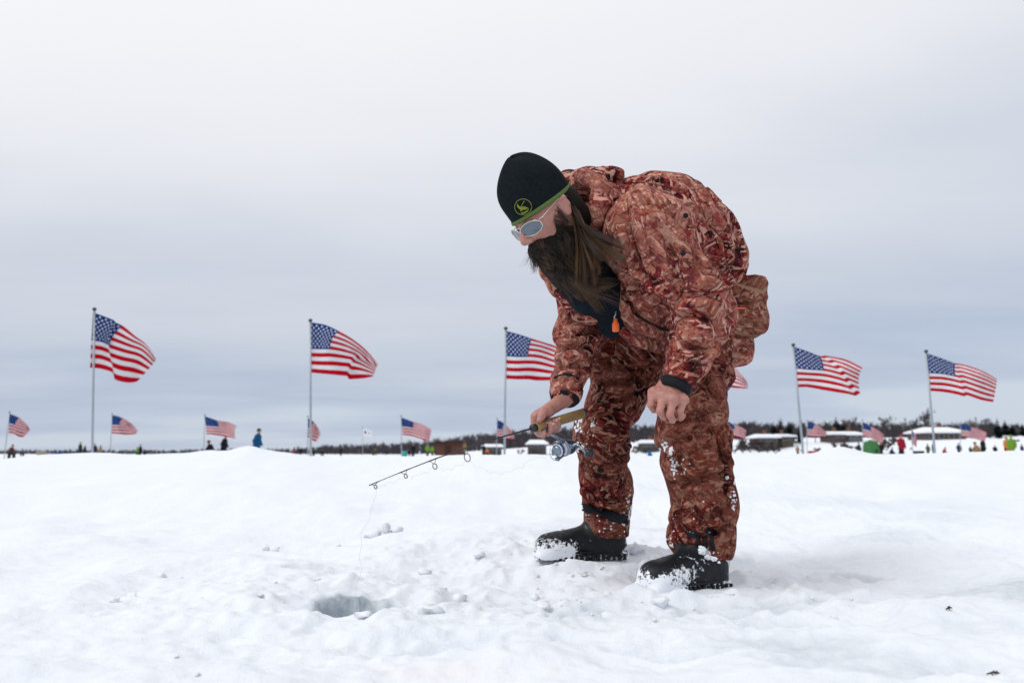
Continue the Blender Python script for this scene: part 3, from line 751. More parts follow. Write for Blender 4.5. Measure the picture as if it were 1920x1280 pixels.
    for pts in ([(1228, 800), (1280, 788), (1330, 775), (1364, 762)], [(1255, 905), (1300, 900), (1340, 888), (1375, 872)], [(1330, 800), (1348, 830), (1362, 890), (1370, 950), (1372, 1030)], [(1290, 820), (1296, 860), (1300, 900)],
                [(1088, 868), (1130, 866), (1160, 855), (1184, 838)], [(1095, 758), (1140, 752), (1190, 742), (1226, 722)], [(1160, 870), (1163, 920), (1160, 968)]):
        mb = MB(); seam(mb, bt, pts, .0030, -.0008)
        if mb.n: mb.build('seam', DARKSEAM, trousers)
    mb = MB(); patch(mb, bt, [(1084, 944), (1095, 944), (1130, 954), (1160, 964), (1176, 966), (1176, 982), (1150, 976), (1118, 962), (1086, 956)], 1.5, .003, thick=.004); mb.build('ankle_strap', BLACK, trousers)
    mb = MB()
    for x0 in (1306, 1318, 1330): patch(mb, bt, [(x0, 1006), (x0 + 7, 1007), (x0 + 9, 1030), (x0 + 2, 1030)], 2.5, .003, thick=.004)
    mb.build('ankle_buckle', BLACK, trousers)
    # print on the shin: small oval mark over two lines of lettering
    ink = plain('print_ink', (.022, .010, .012), .9, 0, .2)
    mb = MB()
    patch(mb, bt, [(1126 + 6.2 * math.cos(a), 881 + 3.4 * math.sin(a)) for a in np.linspace(0, 6.283, 15)[:-1]], .8, .0012, thick=.0008)
    def letters(txt, u0, v0, w, h, slope):
        G = {'M': ['10001', '11011', '10101', '10001', '10001'], 'O': ['111', '101', '101', '101', '111'], 'S': ['111', '100', '111', '001', '111'], 'Y': ['101', '101', '111', '010', '010'],
             'A': ['111', '101', '111', '101', '101'], 'K': ['101', '110', '100', '110', '101'], 'T': ['111', '010', '010', '010', '010'], 'R': ['111', '101', '110', '101', '101'], 'E': ['111', '100', '110', '100', '111'],
             'L': ['100', '100', '100', '100', '111'], 'I': ['1', '1', '1', '1', '1'], 'N': ['1001', '1101', '1011', '1001', '1001'], ' ': ['0'] * 5}
        tot = sum(len(G[c][0]) + 1 for c in txt); x = 0; du = w / tot
        for ch in txt:
            g = G[ch]
            for r in range(5):
                for cc in range(len(g[0])):
                    if g[r][cc] == '1':
                        uu, vv = u0 + (x + cc) * du, v0 + r * h / 5 + (x + cc) * du * slope
                        patch(mb, bt, [(uu, vv), (uu + du * 1.02, vv), (uu + du * 1.02, vv + h / 5 * 1.05), (uu, vv + h / 5 * 1.05)], 1.2, .0012, thick=.0008)
            x += len(g[0]) + 1
    letters('MOSSY OAK', 1111, 886, 27, 4.2, .10); letters('TREE LINE', 1113, 891, 27, 4.2, .10)
    mb.build('printed_mark', ink, trousers)
    # snow caught on the cloth
    mb = MB(); rg = np.random.default_rng(9); pts = []
    for (u, v, su, sv, n, r0) in ((1247, 832, 5, 4, 7, .008), (1258, 850, 5, 6, 8, .007), (1266, 868, 5, 9, 16, .006), (1272, 880, 6, 8, 12, .005), (1374, 935, 4, 14, 22, .006), (1112, 792, 3, 6, 7, .007), (1086, 800, 4, 12, 12, .010), (1086, 830, 4, 8, 8, .009), (1100, 830, 12, 18, 18, .0035),
                                  (1180, 940, 3, 14, 14, .006), (1178, 965, 5, 10, 14, .008), (1110, 968, 12, 5, 14, .005), (1150, 985, 10, 6, 9, .005), (1300, 950, 30, 40, 9, .003), (1130, 880, 30, 60, 9, .0025), (1256, 1010, 6, 8, 10, .006), (1330, 1030, 10, 6, 10, .007), (1275, 880, 20, 30, 8, .003)):
        for _ in range(n):
            h, nn = hit(bt, u + rg.normal(0, su), v + rg.normal(0, sv))
            if h is not None: pts.append((h, r0 * .8 * rg.uniform(.3, 1.15), nn))
    blobs(mb, pts); o = mb.build('stuck_snow', CLUMP, trousers); o['kind'] = 'stuff'

    # ---- boots
    def boot(name, heel, toe, ank, lift, label, snow_c):
        heel, toe, ank = (np.asarray(x, float) for x in (heel, toe, ank))
        f = unit(toe - heel); up = unit(np.array((0, 0, 1)) - f * f[2]); sd = np.cross(up, f); Ln = np.linalg.norm(toe - heel)
        Rb = np.stack([f, sd, up], 1)
        def B(x, y, z): return heel + f * x * Ln + sd * y + up * z
        pr = [cap(B(.14, 0, .035), B(.42, 0, .035), .048, .046, .03), cap(B(.42, 0, .035), B(.84, .004, .034), .046, .054, .03), cap(B(.15, 0, .08), ank, .050, .062, .04), cap(ank, ank + np.array((.005, 0, .07)), .064, .070, .03),
              cap(B(.25, 0, .085), B(.62, 0, .060), .046, .046, .04), ell(B(.80, .004, .045), (.062, .055, .044), Rb, .03), rbox(B(.5, 0, .012), (Ln * .5, .052, .017), Rb, .015, .012),
              plane(B(.5, 0, 0.0), -up, .004), ell(B(.5, -.09, .01), (.05, .045, .05), Rb, .02, 's'), ell(B(.5, .09, .01), (.05, .045, .05), Rb, .02, 's')]
        V, Q = sdf_mesh(pr, .0048, 2)
        V = relief(V, Q, .0022, 26, 33, 2)
        o = mesh_obj('boot', V, Q, BOOT, body); o['label'] = label
        x = (V - heel) @ f / Ln; z = (V - heel) @ up; N = vnormals(V, Q)
        m = np.clip((x - .42) / .25, 0, 1) * np.clip((.085 - z) / .05, .0, 1) * (.45 + .55 * np.clip(N[:, 2] + .45, 0, 1)) + .38 * np.clip((.05 - z) / .05, 0, 1) + .55 * np.clip(.12 - x, 0, .12) / .12
        m += .3 * vnoise(V * 14, 8)
        at = o.data.attributes.new('snowed', 'FLOAT', 'POINT'); at.data.foreach_set('value', (np.clip(m * snow_c, 0, 1) * .66 + .09).astype(np.float32))
        mb = MB()
        for t in np.linspace(.06, .94, 16):
            for s in (-1, 1):
                w = .050 * (1 - max(0, t - .75) * 1.6)
                mb.box(B(t, s * w, .010), (.0055, .006, .011), Rb)
        mw = MB(); out_ = []
        for t in np.linspace(0, 2 * math.pi, 49): 
            w = .053 - .006 * math.sin(t) ** 2 * 0; xx = .5 + .5 * math.cos(t) * .985; ww = .052 * abs(math.sin(t)) ** .55 * (1 if math.sin(t) >= 0 else -1); out_.append(B(xx, ww, .027))
        mw.tube(out_, .0042, 6, False); mw.build('sole_welt', BOOT, o)
        so = mb.build('sole_lugs', BOOT, o, False); so['kind'] = 'stuff'
        mb = MB(); rg = np.random.default_rng(4 if lift else 6); bb = bvh_of(o); pts = []
        for _ in range(240):
            i = rg.integers(len(V))
            if m[i] * snow_c > .62 and N[i, 2] > -.3: pts.append((V[i], rg.uniform(.0018, .005), N[i]))
        blobs(mb, pts, 3); st = mb.build('stuck_snow', CLUMP, o); st['kind'] = 'stuff'
        return o
    gR = J(1172, 1040, 2.97); gRt = J(1003, 1026, 2.90); gL = J(1352, 1080, 2.50); gLt = J(1203, 1084, 2.30)
    gR[2] = gz(gR[0], gR[1]) - .004; gRt[2] = gz(gRt[0], gRt[1]) + .016; gL[2] = gz(gL[0], gL[1]) - .002; gLt[2] = gz(gLt[0], gLt[1]) - .006
    boot('boot', gR, gRt, J(1132, 985, 2.96), 1, 'black rubber boot with a snow-caked toe, farther from the camera', 1.0)
    boot('boot', gL, gLt, J(1308, 1040, 2.46), 0, 'black rubber boot dusted with snow, nearer to the camera', 1.05)
    # ice stuck under the raised toe and behind the near heel
    mb = MB(); rg = np.random.default_rng(12)
    pts = [(J(1022 + 12 * i, 1028 + 2 * i, 2.90) + np.array((0, 0, -.004)), .017) for i in range(4)]
    pts += [(J(1352 + rg.normal(0, 7), 1040 + rg.normal(0, 14), 2.47 + rg.normal(0, .02)), rg.uniform(.012, .022)) for _ in range(22)]
    pts += [(J(1312 + 13 * t + rg.normal(0, 3), 1030 + 10 * t + rg.normal(0, 3), 2.36), rg.uniform(.004, .009)) for t in np.linspace(0, 2.4, 16)]
    blobs(mb, pts, 5); o = mb.build('packed_snow', CLUMP, body); o['kind'] = 'stuff'

    # ---- jacket
    RG = {}
    col_c = J(1092, 412, 2.40)                                # ring of the folded-down hood round the neck
    ax = unit(HCN + F * -.03 - neck); e1 = unit(np.cross(ax, (0, 0, 1))); e2 = np.cross(e1, ax); e2 = e2 if e2[2] > 0 else -e2
    def ring(a, r, off=0.0): return col_c + (e1 * math.cos(a) + e2 * math.sin(a)) * r + ax * off
    pr = [cap(pel, mid, .175, .195, .08), cap(mid, chest, .195, .205, .08), ell(J(1250, 440, 2.58), (.185, .20, .205), None, .08), cap(chest, J(1135, 425, 2.46), .17, .115, .06),
          ell(J(1205, 545, 2.60), (.140, .13, .145), None, .06), cap(J(1340, 600, 2.74), J(1356, 660, 2.72), .125, .115, .06), cap(J(1230, 600, 2.62), J(1300, 640, 2.66), .09, .10, .05),
          cap(J(1040, 508, 2.54), J(1095, 560, 2.60), .055, .07, .05), cap(chest, shL, .15, .130, .06), cap(chest, shR, .13, .10, .06),
          cap(J(1135, 540, 2.50), J(1200, 622, 2.53), .045, .05, .04)]
    # opening of the front and the neck
    pr += [cap(J(1020, 455, 2.24), J(1100, 520, 2.34), .095, .075, .02, 's'), cap(J(1095, 510, 2.34), J(1133, 585, 2.40), .072, .03, .02, 's'), cap(col_c, col_c + ax * .2, .078, .10, .02, 's')]
    pr += [cap(J(1016, 492, 2.42), J(1050, 536, 2.46), .022, .034, .02), cap(J(1050, 536, 2.46), J(1110, 588, 2.50), .034, .034, .02)]
    # hem
    pr += [plane(J(1380, 686, 2.72), unit(np.array((.05, 0, -1))), .012)]
    armL = [cap(shL, elL, .118, .082, .012), cap(elL, J(1278, 698, 2.185), .082, .058, .02)]
    armR = [cap(shR, elR, .098, .073, .012), cap(elR, wrR, .073, .054, .02)]
    gap = [cap(shL * .5 + elL * .5, elL, .128, .135, .025, 's'), cap(elL, J(1270, 690, 2.22), .135, .115, .025, 's'), cap(shR * .4 + elR * .6, elR, .09, .086, .02, 's')]
    V1, Q1 = sdf_mesh(pr + gap + armL + armR, .0068, 2)
    hot = [(elL, .12, .45), (elR, .10, .8), (J(1220, 540, 2.42), .10, 1.0), (J(1180, 430, 2.36), .10, .5), (mid, .2, .2), (J(1275, 690, 2.22), .07, .5), (J(1062, 700, 2.54), .08, .7), (J(1080, 540, 2.62), .1, .6)]
    V1 = cloth_folds(V1, Q1, [(shL, elL, wrL), (shR, elR, wrR), (neck, chest, mid, pel)], hot, .022, 301, 9.5, .40)
    V1 = relax(V1, Q1, 1, .4)
    V1 = creases(V1, Q1, [[(1172, 372), (1180, 425), (1196, 485), (1222, 525), (1262, 530)], [(1158, 346), (1230, 344), (1290, 374), (1330, 425), (1362, 485)], [(1288, 330), (1318, 372), (1338, 425), (1352, 470), (1388, 525)], [(1312, 345), (1352, 392), (1382, 452), (1398, 515)],
                         [(1268, 598), (1300, 588), (1340, 606)], [(1272, 640), (1310, 654), (1350, 640)], [(1290, 556), (1325, 548), (1362, 562)], [(1262, 672), (1295, 684), (1330, 668)], [(1150, 475), (1164, 520), (1176, 560), (1198, 592)], [(1164, 468), (1192, 520), (1200, 560)], [(1158, 600), (1200, 630), (1254, 648)], [(1240, 440), (1262, 480), (1275, 530)],
                         [(1045, 570), (1080, 582), (1112, 566)], [(1040, 620), (1075, 632), (1114, 616)], [(1042, 662), (1080, 652), (1118, 640)], [(1042, 692), (1080, 684), (1106, 690)], [(1210, 380), (1260, 400), (1300, 450)], [(1360, 400), (1350, 450), (1372, 480)], [(1300, 470), (1322, 510), (1365, 540)], [(1345, 640), (1380, 655), (1410, 650)]], .021, .011)
    hood = []
    angs = np.linspace(math.radians(-55), math.radians(215), 15)
    for i in range(14):
        t0, t1 = i / 14, (i + 1) / 14; b0, b1 = math.sin(t0 * math.pi), math.sin(t1 * math.pi)
        hood.append(cap(ring(angs[i], .095 + .022 * b0, -.01), ring(angs[i + 1], .095 + .022 * b1, -.01), .018 + .026 * b0, .018 + .026 * b1, .02))
        hood.append(cap(ring(angs[i], .10 + .02 * b0, .045), ring(angs[i + 1], .10 + .02 * b1, .045), .010 + .012 * b0, .010 + .012 * b1, .03))
    hood.append(cap(ring(math.radians(80), .135, -.05), ring(math.radians(100), .150, -.09), .045, .05, .05))
    hood.append(cap(col_c, col_c + ax * .3, .086, .104, .012, 's'))
    V2, Q2 = sdf_mesh(hood, .0058, 2)
    N2 = vnormals(V2, Q2); V2 = V2 + N2 * (.011 * (1 - np.abs(fbm(V2 * np.array([10, 10, 16]), 2, 77)) * 2) + .006 * fbm(V2 * 28, 2, 78))[:, None]
    jacket = mesh_obj('jacket', V1, Q1, CAMO, body)
    mesh_obj('hood', V2, Q2, CAMO, jacket)
    # shirt inside the open front
    V, Q = sdf_mesh([cap(J(1050, 470, 2.40), J(1110, 540, 2.46), .085, .09, .05), cap(J(1100, 520, 2.45), J(1150, 605, 2.54), .075, .05, .04), cap(neck, J(1085, 480, 2.42), .085, .09, .04)], .009, 1)
    V = relief(V, Q, .006, 14, 55); mesh_obj('shirt', V, Q, SHIRT, body)
    bj = bvh_of(jacket)
    # game pouch on the lower back
    f2 = unit(mid - pel); Rp = np.stack([unit(J(1440, 560, 2.8) - J(1360, 560, 2.8)), np.array((0, 1., 0)), np.array((0, 0, 1.))], 1)
    V, Q = sdf_mesh([rbox(J(1371, 590, 2.72), (.088, .15, .088), None, .022, .03), rbox(J(1367, 543, 2.72), (.094, .158, .020), None, .014, .012)], .0072, 2)
    N = vnormals(V, Q); V = V + N * (.004 * (1 - np.abs(fbm(V * np.array([9, 9, 18]), 2, 88)) * 2) + .006 * fbm(V * 7, 2, 90))[:, None]
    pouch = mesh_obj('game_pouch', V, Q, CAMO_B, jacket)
    mb = MB(); mb.lathe(J(1424, 590, 2.66), (1, -.2, 0), [(0, .007), (.006, .008), (.009, .005)], 10); mb.build('snap_button', BLACK, pouch)
    bp = bvh_of(jacket, pouch)
    # front edge with its zip, pockets, seams, snaps
    EDGE = plain('zip_tape', (.16, .075, .055), .8, 0, .5, 160)
    mb = MB()
    seam(mb, bj, [(1113, 440), (1124, 480), (1140, 520), (1146, 560), (1154, 588), (1180, 615), (1215, 636)], .0050, .001, 4, 6)
    seam(mb, bj, [(1008, 492), (1030, 520), (1060, 545), (1095, 572), (1128, 598)], .0046, .001, 4, 6)
    mb.build('front_edge', EDGE, jacket)
    mb = MB()
    seam(mb, bj, [(1190, 588), (1212, 604), (1238, 615), (1266, 622)], .0048, .0005, 4); mb.build('pocket_zip', BLACK, jacket)
    mb = MB()
    patch(mb, bj, [(1160, 500), (1200, 506), (1224, 520), (1222, 582), (1190, 578), (1166, 560)], 3, .003, thick=.006); mb.build('pocket_flap', CAMO, jacket)
    mb = MB()
    for pts in ([(1176, 372), (1178, 400), (1186, 440), (1195, 475), (1212, 505)], [(1290, 335), (1310, 370), (1322, 410), (1345, 440), (1365, 500)], [(1150, 345), (1200, 342), (1250, 350), (1285, 372)], [(1330, 420), (1350, 470), (1372, 520)],
                [(1040, 590), (1070, 600), (1105, 596)], [(1285, 640), (1320, 655), (1345, 650)]):
        mb = MB(); seam(mb, bj, pts, .0030, -.0010)
        if mb.n: mb.build('seam', DARKSEAM, jacket)
    for (u, v) in ((1286, 404), (1332, 437), (1281, 475), (1353, 500)):
        h, n = hit(bj, u, v)
        if h is not None:
            mb = MB(); mb.lathe(h - n * .002, n, [(0, .0078), (.004, .0075), (.006, .005), (.0052, .002)], 12); mb.build('snap_button', BLACK, jacket)
    # cuffs
    def cuff(a, b, r0, r1, name, mat, tilt=0):
        mb = MB(); prof = []
        a = np.asarray(a); b = np.asarray(b); L_ = np.linalg.norm(b - a)
        mb.lathe(a, b - a, [(0, r0 * .9), (0, r0), (L_ * .5, (r0 + r1) / 2 + .002), (L_, r1), (L_, r1 * .8), (L_ * .5, r1 * .75)], 28); return mb.build(name, mat, jacket)
    dL = unit(J(1264, 726, 2.165) - elL); cL = J(1277, 700, 2.185)
    cuff(cL + dL * .034, cL + dL * .060, .047, .040, 'cuff', BLACK)
    dR = unit(wr2 - elR)
    cuff(wrR - dR * .004, wrR + dR * .030, .056, .050, 'cuff', CAMO); cuff(wrR + dR * .026, wrR + dR * .040, .047, .043, 'cuff', BLACK)
    mb = MB(); seam(mb, bj, [(1039, 708), (1050, 702), (1066, 701), (1080, 706), (1087, 712)], .0042, -.001, 2.5, 7); mb.build('cuff_strap', BLACK, jacket)
    # small orange tag on a metal clip at the end of the zip, and a loose red and white thread on the sleeve
    t0 = J(1153, 584, 2.36); ORG = plain('orange_plastic', (.85, .14, .015), .45, 0, .1); STEEL = plain('steel', (.55, .56, .58), .3, 1.0, .1)
    mb = MB(); mb.tube([t0, t0 + (.002, 0, -.010), t0 + (-.003, 0, -.018), t0 + (.002, 0, -.024)], .0016, 6); mb.tube([t0 + (.004, 0, .002), t0 + (.001, 0, -.006)], .0012, 6); mb.build('clip', STEEL, jacket)
    mb = MB(); mb.lathe(t0 + np.array((.001, 0, -.022)), (.02, 0, -1), [(0, .004), (.002, .006), (.010, .0065), (.016, .0105), (.038, .011), (.041, .009)], 12); mb.build('zip_pull', ORG, jacket)
    h, n = hit(bp, 1372, 580)
    if h is not None:
        mb = MB(); mb.tube([h, h + (.02, -.01, .002), h + (.036, -.012, .001)], .002, 5); mb.build('thread', plain('thread', (.7, .12, .12), .7), jacket)

    # ---- knitted cap
    CAPM = NT('cap_fleece'); kc = CAPM.coord()
    CAPM = CAPM.out(CAPM.mix(CAPM.noise(kc, 90, 3), (.004, .006, .008), (.012, .018, .021)), .95, CAPM.bump(CAPM.noise(kc, 260, 3, .7), .5, .003), Specular_IOR_Level=.08)
    BAND = plain('cap_band', (.095, .15, .045), .9, 0, .25, 220)
    n, m = 56, 26; vs = []
    def capring(t, a):
        # t 0 at the brim, 1 at the crown; brim is high over the brow and lower at the nape
        c, s_ = math.cos(a), math.sin(a)
        prof = math.sqrt(max(0.0, 1 - t ** 2.6))
        f0 = (.108 + .006 * math.sin(t * 3.1)) * prof; l0 = (.0895 + .005 * math.sin(t * 3.1)) * prof
        uu = (.019 + .008 * c) * (1 - t) + .190 * t
        w = .004 * math.sin(3 * a + 4 * t) * t * (1 - t) * 4 + .003 * math.sin(5 * a - 6 * t) * t
        return H(-.004 + (f0 + w) * c - .012 * t, (l0 + w) * s_, uu + .006 * math.sin(2 * a + 1) * t)
    for i in range(m):
        t = math.sin((i / (m - 1)) * math.pi / 2)
        for k in range(n): vs.append(capring(min(t, .99999), 2 * math.pi * k / n))
    fs = [(i * n + k, i * n + (k + 1) % n, (i + 1) * n + (k + 1) % n, (i + 1) * n + k) for i in range(m - 1) for k in range(n)] + [tuple(range((m - 1) * n, m * n))]
    capo = mesh_obj('knit_cap', vs, fs, CAPM, body)
    sm = capo.modifiers.new('subd', 'SUBSURF'); sm.levels = 1; sm.render_levels = 1
    mb = MB(); ring_pts = []
    for k in range(n + 1):
        a = 2 * math.pi * k / n; c0 = capring(0, a); c1 = capring(.07, a); ctr = H(-.004, 0, .04)
        o_ = unit(c0 - ctr - U * np.dot(c0 - ctr, U)); ring_pts.append((c0 - U * .001, c1, o_))
    vs = []; 
    for (c0, c1, o_) in ring_pts:
        vs += [c0 - o_ * .004, c0 + o_ * .0005, c0 + o_ * .0035 + U * .003, c1 + o_ * .003 - U * .003, c1 + o_ * .0004]
    fs = [(k * 5 + j, (k + 1) * 5 + j, (k + 1) * 5 + j + 1, k * 5 + j + 1) for k in range(n) for j in range(4)]
    mb.add(vs, fs); mb.build('cap_band', BAND, capo)
    bc = bvh_of(capo)
    OLIVE = plain('emblem_thread', (.20, .23, .035), .85, 0, .25, 300)
    mb = MB()
    EU = 981; EV = 388
    def em(x, y): return (EU + x, EV + y)
    seam(mb, bc, [em(16 * math.cos(a), 15 * math.sin(a)) for a in np.linspace(0, 2 * math.pi, 30)], .0011, .0008, 2, 5)
    patch(mb, bc, [em(-11, -7), em(-8, -2), em(-3, 0), em(3, -1), em(10, 2), em(4, 5), em(-1, 5), em(-4, 9), em(-6, 4), em(-11, 0)], 1.0, .001, thick=.0012)
    seam(mb, bc, [em(-3, 0), em(-2, -6), em(1, -10), em(4, -12)], .0012, .001, 2, 5)
    patch(mb, bc, [em(-4, 11), em(3, 9), em(9, 5), em(11, 3), em(9, 8), em(3, 12), em(-3, 13)], 1.0, .001, thick=.0012)
    mb.build('round_emblem', OLIVE, capo)

    # ---- mirrored sunglasses
    LENS = NT('mirror_lens'); LENS = LENS.out((.15, .175, .205), .03, None, 1.0)
    CHROME = plain('frame_metal', (.80, .78, .74), .18, 1.0, .05)
    gl = empty('sunglasses', H(.105, 0, .008)); 
    mb_f = MB()
    for s in (1, -1):
        c0 = H(.1050, s * .0420, .001); outl = []
        for a in np.linspace(0, 2 * math.pi, 29)[:-1]:
            x = math.cos(a); y = math.sin(a)
            lx = .0400 * x * (1 - .10 * y); ly = (.0180 if y > 0 else .0240) * y + .006 * (1 if y < 0 else .3) * (-x * .0) - .003 * x * (y < 0)
            outl.append((lx, ly))
        def lp(lx, ly, d=0): return c0 + L * s * lx + U * ly + F * (-.22 * abs(lx + .0345 * 0) * 0 - 3.2 * (lx * lx + ly * ly) * .9 - .34 * lx + d)
        vs = [lp(0, 0)]; 
        for r in (.33, .66, 1.0): vs += [lp(x * r, y * r) for x, y in outl]
        k = 28; fs = [(0, 1 + i, 1 + (i + 1) % k) for i in range(k)]
        for q in range(2): fs += [(1 + q * k + i, 1 + (q + 1) * k + i, 1 + (q + 1) * k + (i + 1) % k, 1 + q * k + (i + 1) % k) for i in range(k)]
        mesh_obj('lens', vs, fs, LENS, None).parent = gl
        pts = [lp(x, y, .0006) for x, y in outl]; mb_f.tube(pts + [pts[0]], .0011, 6, False)
        hinge = lp(.0385, .008); mb_f.tube([hinge, hinge - F * .010 + L * s * .008, H(.03, s * .0835, .012), H(-.02, s * .089, .020), H(-.036, s * .089, .006)], .0012, 6)
    mb_f.tube([H(.1105, -.010, .0155), H(.115, 0, .0165), H(.1105, .010, .0155)], .0011, 6); mb_f.tube([H(.109, -.008, .004), H(.1145, 0, .006), H(.109, .008, .004)], .0010, 6)
    fr = mb_f.build('frame', CHROME); fr.parent = gl
    for c_ in gl.children: c_.matrix_parent_inverse = Matrix.Translation(-Vector(gl.location))
    gl.parent = body

    # ---- hair and beard, strand by strand over a dark core
    def hairmat(name, a, b):
        t = NT(name); att = t.node('ShaderNodeAttribute', attribute_name='shade').outputs['Fac']
        return t.out(t.ramp(att, [(0, a), (1, b)]), .42, None)
    BEARD = hairmat('beard_hair', (.006, .004, .003), (.16, .082, .038)); HAIR = hairmat('long_hair', (.014, .008, .005), (.19, .10, .044))
    def strands(name, roots, mat, rad, parent, seed):
        rg = np.random.default_rng(seed); VV = []; FF = []; n = 0; SH = []
        for pts, shade in roots:
            pts = np.asarray(pts); m = len(pts); t = np.gradient(pts, axis=0); t /= np.linalg.norm(t, axis=1)[:, None] + 1e-9
            a = np.cross(t, (.3, .2, .93)); a /= np.linalg.norm(a, axis=1)[:, None] + 1e-9; b = np.cross(t, a)
            r = rad * rg.uniform(.6, 1.3) * np.linspace(1, .25, m)[:, None]
            ringv = np.stack([pts + a * r, pts + (-.5 * a + .87 * b) * r, pts + (-.5 * a - .87 * b) * r], 1).reshape(-1, 3)
            i = np.arange(m - 1)[:, None] * 3; f = np.concatenate([np.stack([i[:, 0] + k, i[:, 0] + (k + 1) % 3, i[:, 0] + 3 + (k + 1) % 3, i[:, 0] + 3 + k], 1) for k in range(3)])
            VV.append(ringv); FF.append(f + n); n += len(ringv); SH.append(np.full(len(ringv), shade))
        o = mesh_obj(name, np.concatenate(VV), np.concatenate(FF), mat, parent)
        at = o.data.attributes.new('shade', 'FLOAT', 'POINT'); at.data.foreach_set('value', np.concatenate(SH).astype(np.float32)); return o
    def path(ctrl, n=10):
        c = np.asarray(ctrl, float); tt = np.linspace(0, 1, n); k = len(c) - 1; out = []
        for t in tt:                                       # de Casteljau
            q = c.copy()
            while len(q) > 1: q = q[:-1] * (1 - t) + q[1:] * t
            out.append(q[0])
        return np.array(out)
    rg = np.random.default_rng(21)
    # beard core
    core = [ell(H(.045, 0, -.095), (.058, .060, .046), R, .03), cap(H(.072, 0, -.088), J(1066, 512, 2.34), .044, .036, .05), cap(J(1060, 500, 2.33), J(1096, 534, 2.38), .038, .018, .05),
            ell(H(.022, .052, -.065), (.034, .018, .042), R, .02), ell(H(.022, -.052, -.065), (.034, .018, .042), R, .02), cap(H(.098, -.024, -.058), H(.098, .024, -.058), .012, .012, .012)]
    Vc, Qc = sdf_mesh(core, .006, 1); Nc = vnormals(Vc, Qc); Vc = Vc + Nc * (.006 * fbm(Vc * 30, 2, 3))[:, None]
    BCORE = plain('beard_core', (.010, .007, .006), .8, 0, .4, 120)
    mesh_obj('beard_core', Vc, Qc, BCORE, body)
    Vh, Qh = sdf_mesh([cap(H(-.055, .058, .005), J(1084, 430, 2.34), .026, .030, .03), cap(H(-.075, .02, -.01), J(1095, 430, 2.38), .045, .045, .03), cap(H(-.055, .060, -.035), J(1098, 418, 2.335), .028, .030, .03), cap(J(1084, 430, 2.34), J(1100, 475, 2.32), .026, .014, .03)], .007, 1)
    mesh_obj('hair_core', Vh, Qh, BCORE, body)
    down = unit(J(1106, 548, 2.39) - H(.06, 0, -.09))
    roots = []
    gi = rg.integers(len(Vc), size=150); GP = Vc[gi]; Gd = rg.normal(0, .20, (150, 3)); Gc = rg.normal(0, .55, (150, 3)); Gs = rg.random(150) ** 1.6; Gl = rg.uniform(.75, 1.25, 150)
    idx = rg.integers(len(Vc), size=5200)
    for i in idx:
        p0 = Vc[i]; nn = Nc[i]; rel = p0 - HCN; fl, ll, ul = rel @ F, rel @ L, rel @ U
        g = int(np.argmin(((GP - p0) ** 2).sum(1)))                       # the lock this strand belongs to
        along = np.dot(p0 - H(.06, 0, -.09), down)
        ln = rg.uniform(.035, .062) * Gl[g] * (1.15 if along > .03 else 1.0) * (.40 if ul > -.05 and fl < .06 else 1) * (.5 if fl > .088 else 1)
        dirn = unit(down * 1.0 + nn * .22 + Gd[g] + rg.normal(0, .05, 3) + np.array((.12, 0, 0)) * (along > .05))
        tgt = GP[g] + dirn * ln * 1.05; pull = .55
        curl = Gc[g] + rg.normal(0, .06, 3)
        e = (p0 + dirn * ln) * (1 - pull) + tgt * pull + (curl * 1.2 + np.array((.35, 0, -.12))) * ln * .5
        ctrl = [p0 - nn * .004, p0 + nn * .009 + dirn * ln * .25, p0 + nn * .006 + dirn * ln * .6 - curl * ln * .5, e + curl * ln * .15, e]
        lo_edge = np.clip((p0 - HCN) @ np.array((-.5, -.2, -.5)) * 3, 0, 1)
        roots.append((path(ctrl, 9), np.clip(Gs[g] * (.55 + .45 * lo_edge + .3 * (along > .08)) + rg.normal(0, .10), 0, 1)))
    for _ in range(420):                                   # moustache
        s = rg.choice((-1, 1)); l0 = rg.uniform(.002, .030); p0 = H(.102 - l0 * .35, s * l0, -.050 + rg.normal(0, .004)); ln = rg.uniform(.02, .036)
        roots.append((path([p0, p0 + F * .012 + L * s * .006 - U * .006, p0 + F * .008 + L * s * .016 - U * ln * .7, p0 + L * s * .020 - U * ln + rg.normal(0, .005, 3)], 7), rg.random() ** 2 * .7))
    for _ in range(520):                                   # sideburn and cheek
        f_ = rg.uniform(-.004, .045); u_ = rg.uniform(-.055, .012 - f_ * .5); s = 1 if rg.random() < .75 else -1
        p0 = H(f_, s * (.0755 - .25 * max(0, f_ - .01) - .12 * max(0, -.02 - u_)), u_); ln = rg.uniform(.012, .028)
        d_ = unit(-U * .8 - F * .1 + L * s * .18 + rg.normal(0, .12, 3)); roots.append((path([p0 - L * s * .003, p0 + d_ * ln * .5 + L * s * .002, p0 + d_ * ln], 5), rg.random() * .45))
    strands('beard', roots, BEARD, .00055, body, 2)
    roots = []
    hk = [(rg.normal(0, 1, 3), rg.random(), rg.random(), rg.random() ** 1.3) for _ in range(46)]
